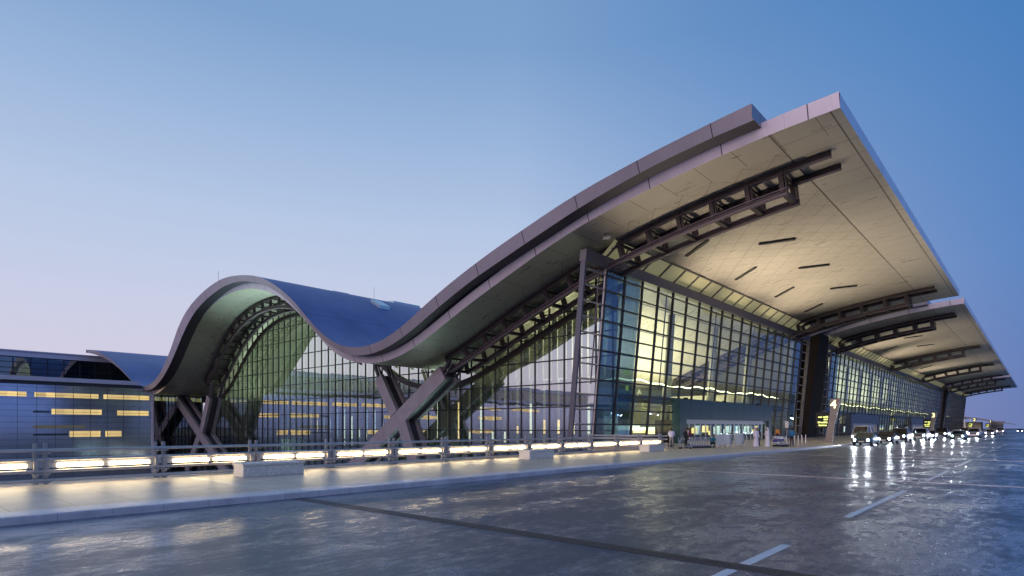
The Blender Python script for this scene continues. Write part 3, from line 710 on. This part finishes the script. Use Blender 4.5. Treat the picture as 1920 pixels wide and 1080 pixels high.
def win(y0, y1, z0, z1, m, frame=True):
    q = MB(); q.box(OX + .004, OX + .05, y0, y1, z0, z1); w = q.build('window', m, off_b)
    q = MB()
    y = y0
    k0 = math.ceil((y0 + .9) / 2.63)
    while k0 * 2.63 - .9 < y1: yy = k0 * 2.63 - .9; q.box(OX + .052, OX + .075, yy - .03, yy + .05, z0, z1); k0 += 1
    if z1 - z0 > .8: q.box(OX + .052, OX + .07, y0, y1, (z0 + z1) / 2 - .08, (z0 + z1) / 2 - .03)
    if q.v: q.build('window_frame', 'mullion', w)
for y0, y1 in ((-60, -45), (-40, -22), (-20, -5), (-3, 3), (5, 13), (14, 21.4), (22.5, 31.9), (32.7, 40.3)): win(y0, y1, 7.25, 8.05, 'win_lit')
win(24.9, 32.4, 4.25, 5.2, 'win_lit'); win(34.9, 40.2, 4.2, 5.1, 'win_lit')
win(22.3, 29.8, 1.75, 2.3, 'win_dim'); win(27.5, 32.2, .2, 1.25, 'win_lit'); win(33.0, 35.6, .2, 1.25, 'win_lit')
win(22.3, 24.7, 4.5, 4.8, 'office_dark'); win(22.3, 27.3, .5, .8, 'office_dark')
for y0, y1 in ((-40, -30), (-18, -6), (-2, 6)): win(y0, y1, 4.25, 5.2, 'win_lit'); win(y0 + 4, y1 + 5, .2, 1.25, 'win_lit')
rnd = random.Random(11)
for y0 in (10, 15, 19, 24, 28, 33, 37): win(y0, y0 + rnd.uniform(1.5, 3.5), -4.6, -3.6, 'low_lit' if True else '')  if False else None
# corner fin and recessed glazed link to the hall
b_ = MB(); b_.box(OX + .06, OX + .35, YE - .15, YE + .15, -7, 8.3); b_.build('corner_fin', 'office_trim', off_b)
gm = MB(); gm.add([(OX - 1.2, YE + .2, -7), (OX - 1.2, 50.9, -7), (OX - 1.2, 50.9, 8.2), (OX - 1.2, YE + .2, 8.2)], [(0, 1, 2, 3)]); lg = gm.build('link_glazing', 'glass_dark', off_b)
gm = MB()
for k in range(8): gm.box(OX - 1.18, OX - 1.08, YE + .6 + k * 1.3, YE + .7 + k * 1.3, -7, 8.2)
for z in (0, 3.2, 6.4): gm.box(OX - 1.18, OX - 1.1, YE + .2, 50.9, z, z + .1)
gm.build('mullion_grid', 'mullion', lg)
b_ = MB(); b_.box(OX - 2.2, OX - 2.0, YE + .01, 50.9, -7, 8.3); b_.build('recess_wall', 'office_dark', off_b)
b_ = MB(); b_.box(OX - 1.95, OX - 1.93, YE + .3, 50.8, 7.25, 8.0); b_.build('window', 'win_lit', off_b)

# lit undercroft below the bridge deck (arrivals level)
for k in range(16):
    x = -118 + k * 5.2
    if k % 3 == 1: continue
    q = MB(); q.box(x, x + 3.4, 50.7, 50.78, -5.6, -4.6); q.build('arrivals_window', 'shop', term)

# ---------------------------------------------------------------- railing with light strips
rail = thing('railing', 'steel bridge railing with twin posts and glowing light strips beside the pavement', 'railing', (0, 0, 0))
RX = -23.5; Y_A, Y_B = -23.0, 45.0
for z, h_, w_ in ((1.22, .10, .14), (.93, .085, .09), (.56, .10, .09), (.27, .10, .09)):
    q = MB(); q.box(RX - w_ / 2, RX + w_ / 2, Y_A, Y_B + .6, z - h_ / 2, z + h_ / 2); q.build('rail', 'rail', rail, bevel=.03)
q = MB(); q.box(RX - .055, RX - .035, Y_A, Y_B, .66, .875); q.build('light_housing', 'rail', rail)
y = Y_A; k = 0
while y <= Y_B + .1:
    q = MB()
    for dy in (-.13, .13):
        q.box(RX - .20, RX - .10, y + dy - .05, y + dy + .05, .15, 1.43)
        q.box(RX - .10, RX + .06, y + dy - .06, y + dy + .06, .60, .90)
        for z in (1.14, .42, .17): q.box(RX - .1, RX + .10, y + dy - .05, y + dy + .05, z - .035, z + .035)
    for z in (1.12, .46, .20): q.box(RX - .02, RX + .10, y - .24, y + .24, z, z + .03)
    q.build('post', 'post', rail, bevel=.008)
    if y + 1 < Y_B:
        for a_, c_ in ((.42, 1.64), (1.84, 3.04)):
            q = MB(); q.box(RX - .030, RX + .025, y + a_, y + c_, .685, .795); q.build('light_strip', 'rail_light', rail, bevel=.01)
    y += 3.4
q = MB()
for z in (1.22, .93, .56, .27): q.box(-31.2, RX - .1, 46.2, 46.3, z - .05, z + .05)
for x in (-31.1, -28.5, -26): q.box(x - .05, x + .05, 46.1, 46.18, .15, 1.35)
q.build('end_rail', 'rail', rail)

# granite blocks
def block(loc, lab, L=2.35):
    b_ = MB(); b_.box(-.4, .4, 0, L, .0, .40); o = b_.build('stone_bench', 'granite', None, bevel=.02)
    o.location = loc; tag(o, lab, 'bench', 'stone blocks along the pavement')
    c_ = MB(); c_.box(-.44, .44, -.03, L + .03, .402, .49); c_.build('seat_slab', 'granite', o, bevel=.015)
block((-21.8, 9.6, .15), 'rough stone bench block nearest the camera, beside the railing')
block((-21.9, 25.7, .15), 'rough stone bench block halfway along the railing', 2.2)
block((-21.9, 39.3, .15), 'rough stone bench block where the railing ends', 2.3)

# ---------------------------------------------------------------- numbered sign pylons
def pylon(y, num, lab, full=True):
    t_ = thing('sign_pylon', lab, 'sign', (-18.3, y, .15), 0, 'numbered sign pylons along the kerb')
    b_ = MB(); prof = [(-.35, 0, .42), (-.22, 1.2, .36), (-.02, 2.4, .33), (.18, 3.6, .40), (.30, 4.6, .52), (.34, 5.1, .56)]
    vs = []
    for cx, z, hw in prof:
        for sx, sy in ((-1, -1), (1, -1), (1, 1), (-1, 1)): vs.append((cx + sx * hw, sy * .16, z))
    fs = [(0, 3, 2, 1)] + [(4 * i + k, 4 * i + (k + 1) % 4, 4 * i + 4 + (k + 1) % 4, 4 * i + 4 + k) for i in range(len(prof) - 1) for k in range(4)] + [tuple(range(4 * len(prof) - 4, 4 * len(prof)))]
    b_.add(vs, fs); b_.build('pillar', 'pylon', t_)
    c_ = bpy.data.curves.new('numeral', 'FONT'); c_.body = num; c_.size = 1.35; c_.extrude = .03; c_.align_x = 'CENTER'; c_.offset = .012
    tmp = bpy.data.objects.new('numeral_curve', c_); COL.objects.link(tmp)
    dg = bpy.context.evaluated_depsgraph_get(); nm = bpy.data.meshes.new_from_object(tmp.evaluated_get(dg)); bpy.data.objects.remove(tmp)
    nm.materials.clear(); nm.materials.append(M['numeral'])
    o = bpy.data.objects.new('numeral', nm); COL.objects.link(o); o.parent = t_
    o.rotation_euler = (R(90), 0, 0); o.location = (.16, -.20, 4.0)
    s_ = MB(); s_.box(-1.75, -.25, -.12, .05, 1.75, 3.55); bd = s_.build('sign_board', 'rubber', t_)
    w_ = MB()
    for z, segs in ((2.92, ((-1.45, -1.02), (-.92, -.42))), (2.62, ((-.86, -.42),)), (2.28, ((-1.5, -1.2), (-1.12, -.42))), (1.95, ((-1.4, -.5),))):
        for a_, c2 in segs:
            x = a_
            while x < c2 - .05: w_.box(x, x + .055, -.15, -.125, z, z + .14 + .05 * ((int(x * 90)) % 2)); w_.box(x, x + .1, -.15, -.125, z + .04 * ((int(x * 70)) % 3), z + .03 + .04 * ((int(x * 70)) % 3)); x += .11
    w_.build('sign_lettering', 'sign_green', bd)
    return t_
pylon(76.7, '4', 'leaning stone pylon with glowing numeral 4 and yellow lettering on a dark board')
pylon(161.5, '3', 'leaning stone pylon with glowing numeral 3 beyond the parked cars')
pylon(268, '2', 'leaning stone pylon with glowing numeral 2 against the sky right of the terminal')
pylon(355, '1', 'farthest leaning stone pylon with glowing numeral 1, in front of the curved canopy')

# hanging yellow gate letters inside the hall
for (x, y, z, s_) in ((-33.6, 56.0, 7.7, 1.0), (-33.6, 56.2, 5.9, .7)):
    q = MB(); q.box(x, x + .06, y, y + .9 * s_, z, z + .75 * s_); q.build('hall_sign', 'sign_green', term)

# ---------------------------------------------------------------- distant curved canopy and tower
cb = thing('canopy_building', 'distant low building with a curved drooping canopy roof on the right horizon', 'building', (0, 0, 0))
b_ = MB()
def bp_(X, Y): return (X, Y)
prof = [(-55, -2), (-54.5, 4), (-52, 8.5), (-46, 10.8), (-38, 11), (-28, 9.5), (-18, 7.2), (-6, 4.6), (-6, 4.2), (-18, 6.2), (-28, 8.2), (-38, 9.8), (-46, 9.6), (-50.5, 7.4), (-52.6, 3), (-53, -2)]
b_.prism_y([(x - 12, z) for x, z in prof], 640, 690); b_.build('roof', 'ladder', cb)
b_ = MB()
for k in range(5): b_.prism_y([(-62 + k * 4, -1), (-60.8 + k * 4, -1), (-61.6 + k * 4, 9), (-62.4 + k * 4, 9)], 637 , 639)
b_.build('column', 'fin', cb)
b_ = MB(); b_.box(-60, -40, 660, 680, -2, 6.5); b_.build('wall', 'wall_in', cb)
tb = MB(); tb.box(-36, -27, 700, 712, -7, 6.2); tb.box(-37, -26, 699, 713, 6.21, 7.4); o = tb.build('tower_block', 'parapet'); tag(o, 'small dark block building beyond the curved canopy on the horizon', 'building')

# ---------------------------------------------------------------- cars
def loft_car(kind):
    """side profile (y forward = -Y is the nose), returns body, glass"""
    if kind == 'sedan': L, W, H = 4.7, 1.82, 1.45; hood, ws, rf, rw, tr = .95, 1.45, 2.15, 3.45, 4.1; hz, bz = .92, .98
    elif kind == 'suv': L, W, H = 4.8, 1.95, 1.85; hood, ws, rf, rw, tr = 1.1, 1.35, 2.0, 4.45, 4.7; hz, bz = 1.12, 1.18
    else: L, W, H = 5.0, 2.0, 2.15; hood, ws, rf, rw, tr = .55, .75, 1.6, 4.85, 4.95; hz, bz = 1.05, 1.15
    body = MB(); zb = .28
    sect = [(0, .45, hz - .28, .80), (.12, .34, hz - .14, .93), (hood * .5, zb, hz - .04, .985), (hood, zb, hz, 1), (ws, zb, bz, 1), (L * .5, zb, bz + .02, 1), (tr, zb, bz + .01, 1), (L - .12, .34, bz - .05, .95), (L, .45, bz - .2, .86)]
    vs = []; n = 10
    for y, z0, z1, ws_ in sect:
        hw = W / 2 * ws_; zm = (z0 + z1) / 2
        vs += [(-hw * .92, y, z0), (-hw, y, z0 + .12), (-hw, y, zm), (-hw * .98, y, z1 - .10), (-hw * .88, y, z1), (hw * .88, y, z1), (hw * .98, y, z1 - .10), (hw, y, zm), (hw, y, z0 + .12), (hw * .92, y, z0)]
    fs = [tuple(range(n))] + [tuple(range(n * (len(sect) - 1), n * len(sect)))] + [(i * n + k, i * n + (k + 1) % n, (i + 1) * n + (k + 1) % n, (i + 1) * n + k) for i in range(len(sect) - 1) for k in range(n)]
    body.add(vs, fs)
    # roof panel and pillars
    cab = [(ws, bz), (rf, H - .05), ((rf + rw) / 2, H), (rw, H - .06), (tr, bz)]
    w0, w1 = W / 2 * .88, W / 2 * .72
    def wid(z): return w0 + (w1 - w0) * (z - bz) / (H - bz)
    rp = [(rf - .03, H - .05), ((rf + rw) / 2, H), (rw + .03, H - .06)]
    for (ya, za), (yb, zb_) in zip(rp, rp[1:]):
        body.add([(-w1, ya, za), (w1, ya, za), (w1, yb, zb_), (-w1, yb, zb_), (-w1, ya, za - .06), (w1, ya, za - .06), (w1, yb, zb_ - .06), (-w1, yb, zb_ - .06)], [(0, 1, 2, 3), (4, 7, 6, 5), (0, 4, 5, 1), (1, 5, 6, 2), (2, 6, 7, 3), (3, 7, 4, 0)])
    for s_ in (-1, 1):
        for p, q in (((ws, bz), (rf, H - .05)), ((rw, H - .06), (tr, bz)), (((rf + rw) / 2, H - .03), ((rf + rw) / 2 + .05, bz))):
            body.beam((s_ * wid(p[1]), p[0], p[1]), (s_ * wid(q[1]), q[0], q[1]), .07, .07)
    gl = MB(); pts = cab
    vs = [(-wid(z) * .985, y, z - .02) for y, z in pts] + [(wid(z) * .985, y, z - .02) for y, z in pts]
    m_ = len(pts); gl.add(vs, [tuple(range(m_)), tuple(range(m_, 2 * m_))] + [(k, k + 1, m_ + k + 1, m_ + k) for k in range(m_ - 1)])
    return body, gl, (L, W, H, hz)
def car(kind, paint, x, y, lab, lights=True, rack=False, beam=False):
    body, gl, (L, W, H, hz) = loft_car(kind)
    t_ = thing('parked_car' , lab, 'car', (x, y, 0), 0, 'cars queuing along the terminal kerb')
    pm = mat('paint_' + paint[0], paint[1], .25, .4, coat=.6)
    body.build('body', pm, t_, smooth=False, bevel=.02)
    gl.build('glazing', 'glass_car', t_)
    for wy in (.85, L - .95):
        for s_ in (-1, 1):
            q = MB(); cx = s_ * (W / 2 - .10); q.tube((cx - .11, wy, .33), (cx + .11, wy, .33), .33, n=20); w = q.build('wheel', 'rubber', t_)
            q = MB(); q.tube((cx - .12, wy, .33), (cx + .12, wy, .33), .20, n=14); q.build('rim', 'chrome', w)
    for s_ in (-1, 1):
        q = MB(); q.tube((s_ * (W / 2 - .30), -.03, hz - .30), (s_ * (W / 2 - .30), .12, hz - .30), .10, n=12); q.build('headlight', 'head' if lights else 'chrome', t_)
        q = MB(); q.box(s_ * (W / 2 - .2) - .12, s_ * (W / 2 - .2) + .12, L - .06, L + .02, hz - .35, hz - .1); q.build('tail_light', 'tail', t_)
        q = MB(); q.box(s_ * (W / 2 + .02) - .1, s_ * (W / 2 + .02) + .1, 1.55, 1.68, hz + .0, hz + .14); q.build('side_mirror', pm, t_)
    q = MB(); q.box(-.5, .5, -.04, .05, hz - .42, hz - .2); q.build('grille', 'rubber', t_)
    q = MB(); q.box(-.26, .26, -.06, -.03, .42, .53); q.build('number_plate', 'fin', t_)
    if rack:
        q = MB()
        for s_ in (-1, 1): q.tube((s_ * .6, 2.1, H + .08), (s_ * .6, 4.3, H + .08), .03); q.tube((s_ * .6, 2.2, H - .02), (s_ * .6, 2.2, H + .08), .02); q.tube((s_ * .6, 4.2, H - .04), (s_ * .6, 4.2, H + .08), .02)
        q.build('roof_rack', 'chrome', t_)
    return t_
CARS = [('sedan', ('teal', (.06, .14, .16)), -14.0, 70, 'teal grey sedan at the head of the kerb queue by the numeral 4 pylon'),
        ('van', ('white', (.6, .6, .62)), -17.9, 88, 'white van with a long roof standing by the blue porch behind the teal sedan'),
        ('sedan', ('black', (.02, .022, .03)), -13.6, 79, 'black sedan second in the kerb queue, right behind the teal one'),
        ('suv', ('charcoal', (.05, .052, .06)), -13.9, 90, 'charcoal off-road car with a steel roof rack in the kerb queue'),
        ('suv', ('silver', (.4, .4, .43)), -13.4, 103, 'silver off-road car in the kerb queue behind the one with a roof rack'),
        ('sedan', ('grey', (.14, .14, .16)), -13.8, 116, 'mid grey sedan in the kerb queue in front of the pylon with numeral 3'),
        ('suv', ('black2', (.02, .02, .022)), -13.6, 130, 'large black off-road car below the second dark service core'),
        ('sedan', ('white2', (.6, .6, .6)), -12.8, 147, 'white sedan far down the kerb queue'),
        ('suv', ('bronze', (.14, .10, .07)), -13.4, 168, 'bronze off-road car far down the kerb queue'),
        ('sedan', ('red', (.16, .03, .03)), -13.4, 192, 'dark red sedan, farthest in the kerb queue'),
        ('sedan', ('teal2', (.10, .2, .2)), -9.6, 112, 'pale green sedan double parked beside the kerb queue'),
        ('suv', ('white4', (.6, .6, .62)), -9.4, 136, 'white off-road car double parked behind the pale green sedan'),
        ('sedan', ('silver2', (.45, .45, .47)), -9.2, 176, 'silver sedan with headlights on in the second lane, under the pylon with numeral 2'),
        ('suv', ('white3', (.6, .6, .62)), -9.6, 232, 'white off-road car with headlights on near the curved canopy'),
        ('sedan', ('dark3', (.05, .05, .06)), -6.2, 285, 'dark sedan with headlights on, farthest along the road')]
for i, (k, p, x, y, lab) in enumerate(CARS):
    car(k, p, x, y, lab, rack=(i == 3))
    if i != 1 and y < 200:
        for s_ in (-1, 1):
            l = bpy.data.lights.new('headlight_beam', 'SPOT'); l.energy = 480; l.color = (.86, .92, 1); l.spot_size = R(44); l.spot_blend = .8; l.shadow_soft_size = .09
            o = bpy.data.objects.new('headlight_beam', l); COL.objects.link(o); o.location = (x + s_ * .62, y - .12, .66); o.rotation_euler = Vector((0, -1, -.12)).to_track_quat('-Z', 'Y').to_euler()

# ---------------------------------------------------------------- people
def person(loc, rz, lab, top, legs, pose='stand', robe=None, scarf=None, skirt=False):
    J = {'pelvis': (0, 0, .95), 'spine': (0, 0, 1.15), 'chest': (0, .01, 1.36), 'neck': (0, 0, 1.50), 'head0': (0, -.01, 1.58), 'head1': (0, -.015, 1.70), 'crown': (0, 0, 1.74)}
    arm = {'stand': ((.19, 0, 1.43), (.25, .02, 1.16), (.25, -.08, .93), (.25, -.12, .84)),
           'reach': ((.19, 0, 1.43), (.24, -.10, 1.18), (.20, -.36, 1.08), (.18, -.44, 1.07)),
           'cross': ((.19, 0, 1.43), (.27, -.02, 1.17), (.10, -.24, 1.16), (.0, -.28, 1.18)),
           'crouch': ((.19, -.12, .86), (.24, -.30, .66), (.12, -.46, .56), (.06, -.50, .54))}[pose]
    leg = ((.09, 0, .90), (.11, -.02, .50), (.12, .02, .09), (.125, -.13, .04))
    if pose == 'crouch':
        J = {'pelvis': (0, .05, .35), 'spine': (0, .0, .55), 'chest': (0, -.08, .76), 'neck': (0, -.12, .90), 'head0': (0, -.15, .98), 'head1': (0, -.17, 1.10), 'crown': (0, -.16, 1.14)}
        leg = ((.10, .03, .34), (.18, -.34, .50), (.16, -.08, .09), (.17, -.24, .04))
    V = []; E = []; Rr = []
    def ad(p, r, par=None):
        V.append(p); Rr.append(r)
        if par is not None: E.append((par, len(V) - 1))
        return len(V) - 1
    pv = ad(J['pelvis'], (.165, .125)); sp = ad(J['spine'], (.150, .11), pv); ch = ad(J['chest'], (.175, .12), sp); nk = ad(J['neck'], (.060, .060), ch)
    h0 = ad(J['head0'], (.078, .088), nk); h1 = ad(J['head1'], (.082, .098), h0); cr = ad(J['crown'], (.05, .06), h1)
    for s_ in (-1, 1):
        pr = ch
        for p, r in zip(arm, (.062, .05, .036, .03)): pr = ad((p[0] * s_, p[1], p[2]), (r, r), pr)
        # hand: palm, four fingers of unequal length and a thumb
        hx, hy, hz = arm[3]; d = (Vector(arm[3]) - Vector(arm[2])).normalized()
        for k, l_ in enumerate((.075, .09, .083, .065)):
            o_ = Vector((hx * s_, hy, hz)); q = o_ + Vector((0, (k - 1.5) * .022, 0)) + Vector((d.x * s_, d.y, d.z)) * l_
            ad(tuple(q), (.011, .011), pr)
        q = Vector((hx * s_, hy - .045, hz)) + Vector((d.x * s_, d.y, d.z)) * .03; ad(tuple(q), (.012, .012), pr)
        pr = pv
        for p, r in zip(leg, (.098, .066, .045, .045)): pr = ad((p[0] * s_, p[1], p[2]), (r, r), pr)
    me = bpy.data.meshes.new('person'); me.from_pydata(V, E, []); o = bpy.data.objects.new('person', me); COL.objects.link(o)
    sk = o.modifiers.new('skin', 'SKIN'); sk.use_smooth_shade = True
    for i, r in enumerate(Rr): me.skin_vertices[0].data[i].radius = r
    me.skin_vertices[0].data[0].use_root = True
    ss = o.modifiers.new('sub', 'SUBSURF'); ss.levels = 1; ss.render_levels = 1
    dg = bpy.context.evaluated_depsgraph_get(); me2 = bpy.data.meshes.new_from_object(o.evaluated_get(dg)); o.modifiers.clear(); o.data = me2
    for q in (top, legs, 'skin', 'hair', 'rubber'): me2.materials.append(M[q])
    zc = J['neck'][2]; zw = J['pelvis'][2] + .06; hand = Vector(arm[3]); el = Vector(arm[2])
    for p in me2.polygons:
        c = p.center; z = c.z; p.use_smooth = True
        if z > zc - .01:
            p.material_index = 3 if (z > zc + .17 or (c.y > J['head1'][1] + .02 and z > zc + .06)) else 2
        elif (Vector((abs(c.x), c.y, c.z)) - hand).length < .12: p.material_index = 2
        elif z < .08: p.material_index = 4
        elif z > zw or abs(c.x) > .2 and z > .7 * J['pelvis'][2] and pose != 'crouch': p.material_index = 0
        else: p.material_index = 1 if (pose != 'crouch' or z < .5) else 0
    o.location = loc; o.rotation_euler = (0, 0, rz); tag(o, lab, 'person')
    # facial features as small relief: nose
    f_ = MB(); hy = J['head1'][1]; hz = J['head0'][2] + .05
    f_.add([(-.012, hy - .093, hz), (.012, hy - .093, hz), (0, hy - .118, hz - .005), (0, hy - .09, hz + .045)], [(0, 1, 2), (0, 2, 3), (1, 3, 2), (0, 3, 1)]); f_.build('nose', 'skin', o)
    if robe:
        r_ = MB(); rings = [(.04, .27, .23), (.45, .24, .19), (.85, .215, .165), (1.15, .21, .15), (1.38, .235, .15), (1.49, .12, .10)]
        n = 20; vs = []
        for i, (z, a_, c_) in enumerate(rings):
            for k in range(n):
                t2 = 2 * math.pi * k / n; w = 1 + (.05 * math.sin(5 * t2) if z < .9 else 0); vs.append((a_ * w * math.cos(t2), c_ * w * math.sin(t2), z))
        r_.add(vs, [(i * n + k, i * n + (k + 1) % n, (i + 1) * n + (k + 1) % n, (i + 1) * n + k) for i in range(len(rings) - 1) for k in range(n)])
        r_.build('robe', robe, o, smooth=True)
        for s_ in (-1, 1):
            a2 = MB(); a2.tube((.2 * s_, 0, 1.42), (arm[1][0] * s_, arm[1][1], arm[1][2]), .085, .075, 12); a2.tube((arm[1][0] * s_, arm[1][1], arm[1][2]), (arm[2][0] * s_, arm[2][1], arm[2][2]), .075, .07, 12); a2.build('sleeve', robe, o, smooth=True)
    if scarf:
        r_ = MB(); rings = [(1.42, .17, .13, .03), (1.52, .13, .12, .03), (1.62, .11, .125, .01), (1.71, .105, .115, 0), (1.77, .07, .08, 0), (1.785, .01, .01, 0)]
        n = 18; vs = []
        for i, (z, a_, c_, oy) in enumerate(rings):
            for k in range(n):
                t2 = 2 * math.pi * k / n; y_ = c_ * math.sin(t2) + oy
                if z < 1.7 and math.sin(t2) < -.55: y_ *= .45
                vs.append((a_ * math.cos(t2), y_, z))
        r_.add(vs, [(i * n + k, i * n + (k + 1) % n, (i + 1) * n + (k + 1) % n, (i + 1) * n + k) for i in range(len(rings) - 1) for k in range(n)])
        r_.build('headscarf', scarf, o, smooth=True)
    return o
G = .15
person((-22.4, 44.6, G), R(200), 'person in a pale lavender shirt and grey trousers standing where the railing ends', 'lav', 'grey_cloth', 'reach')
person((-22.6, 47.6, G), R(150), 'person in dark clothes standing behind the short luggage trolley', 'black_cloth', 'black_cloth', 'stand')
person((-23.4, 50.0, G), R(120), 'person in a maroon shirt leaning over the long row of trolleys', 'maroon', 'navy', 'reach')
person((-24.6, 52.2, G), R(180), 'person in a white shirt talking behind the row of trolleys', 'white_cloth', 'navy', 'cross')
person((-22.4, 52.6, G), R(30), 'person in a teal top crouching beside the steel barrier', 'teal_cloth', 'navy', 'crouch')
person((-19.5, 55.4, G), R(60), 'person in a long white robe and pale headscarf with back half turned', 'white_cloth', 'white_cloth', 'stand', robe='white_cloth', scarf='red_cloth')
person((-18.7, 56.0, G), R(-50), 'person in a long white robe and white cap facing the road', 'white_cloth', 'white_cloth', 'cross', robe='white_cloth', scarf='white_cloth')
person((-20.6, 58.8, G), R(10), 'person in a black robe behind the two people in white', 'black_cloth', 'black_cloth', 'stand', robe='black_cloth', scarf='black_cloth')
person((-17.1, 57.7, G), R(170), 'person in a blue shirt and dark trousers seen from behind beside the trolley row', 'blue_cloth', 'navy', 'stand')
person((-24.5, 77.0, G), R(10), 'small person in an orange top near the black service core', 'orange_cloth', 'navy', 'stand')

# ---------------------------------------------------------------- luggage trolleys, barriers, posts
def trolley(panel):
    t_ = thing('luggage_trolley', 'luggage trolley', 'luggage trolley')
    b_ = MB()
    for s_ in (-1, 1):
        b_.tube((s_ * .28, -.45, .18), (s_ * .28, .45, .24), .018, n=6); b_.tube((s_ * .28, .45, .22), (s_ * .28, .52, 1.0), .018, n=6); b_.tube((s_ * .28, .5, .7), (s_ * .28, .2, .72), .014, n=6)
        b_.tube((s_ * .28, .2, .72), (s_ * .28, .2, .95), .014, n=6)
    for y, z in ((-.45, .18), (-.2, .2), (.1, .22), (.45, .24)): b_.tube((-.28, y, z), (.28, y, z), .014, n=6)
    for z in (.72, .83, .95): b_.tube((-.28, .2, z), (.28, .2, z), .012, n=6)
    b_.build('frame', 'chrome', t_)
    b_ = MB(); b_.tube((-.3, .52, 1.0), (.3, .52, 1.0), .024, n=8); b_.build('handle', 'rubber', t_)
    b_ = MB(); b_.box(-.25, .25, .47, .49, .42, .68); b_.build('panel', panel, t_)
    for x, y in ((-.26, .42), (.26, .42), (0, -.4)):
        b_ = MB(); b_.tube((x - .02, y, .08), (x + .02, y, .08), .08, n=12); b_.build('wheel', 'rubber', t_)
    return t_
tp = trolley('fin'); tp.location = (-22.0, 46.3, G); tp.rotation_euler = (0, 0, R(100)); tp['label'] = 'single luggage trolley beside the person in the lavender shirt'
tp['group'] = 'luggage trolleys'
for k in range(9):
    dup(tp, (-22.6 + k * .10, 48.6 + k * .27, G), R(62), 'nested luggage trolley in the long row in front of the porch', 'luggage trolleys nested before the porch')
tb_ = trolley('cart_blue'); tb_.location = (-18.2, 57.6, G); tb_.rotation_euler = (0, 0, R(60)); tb_['label'] = 'nested luggage trolley with blue panel beside the person in the blue shirt'; tb_['group'] = 'blue panelled trolleys'
for k in range(1, 7): dup(tb_, (-18.2 + k * .0, 57.6 + k * .30, G), R(60))
def barrier(y0, L, x, lab, m='steel_panel'):
    t_ = thing('steel_barrier', lab, 'barrier', (x, y0, G), 0, 'steel barriers before the porch doors')
    b_ = MB(); b_.box(-.03, .03, 0, L, .22, 1.12); b_.build('panel', m, t_, bevel=.01)
    b_ = MB(); b_.box(-.05, .05, 0, L, 1.122, 1.17); b_.build('top_rail', 'chrome', t_)
    n = max(2, round(L / 1.0))
    for k in range(n):
        y = .1 + (L - .2) * k / (n - 1); b_ = MB(); b_.tube((0.05, y, 0), (.05, y, .24), .03, n=8); b_.build('leg', 'chrome', t_)
barrier(50.9, 3.5, -21.3, 'long brushed steel barrier panel in front of the left porch doors')
barrier(54.6, 2.2, -21.1, 'short steel barrier panel between the long one and the people in white')
for k in range(8):
    b_ = MB(); b_.tube((0, 0, 0), (0, 0, .95), .05, n=12); o = b_.build('bollard', 'chrome'); o.location = (-19.6, 61.5 + k * 1.35, G)
    tag(o, 'slim steel bollard in the row between the trolleys and the numeral 4 pylon', 'bollard', 'steel bollards before the facade')
    b_ = MB(); b_.tube((0, 0, .952), (0, 0, 1.0), .065, n=12); b_.build('cap', 'rubber', o)
# small white pedestrian notice by the core
n_ = thing('notice_sign', 'small white notice on a post left of the dark service core', 'sign', (-22.5, 74, G))
b_ = MB(); b_.tube((0, 0, 0), (0, 0, 2.5), .035, n=8); b_.build('pole', 'post', n_)
b_ = MB(); b_.box(-.2, .2, -.05, -.02, 1.75, 2.5); b_.build('panel', 'kerb', n_)
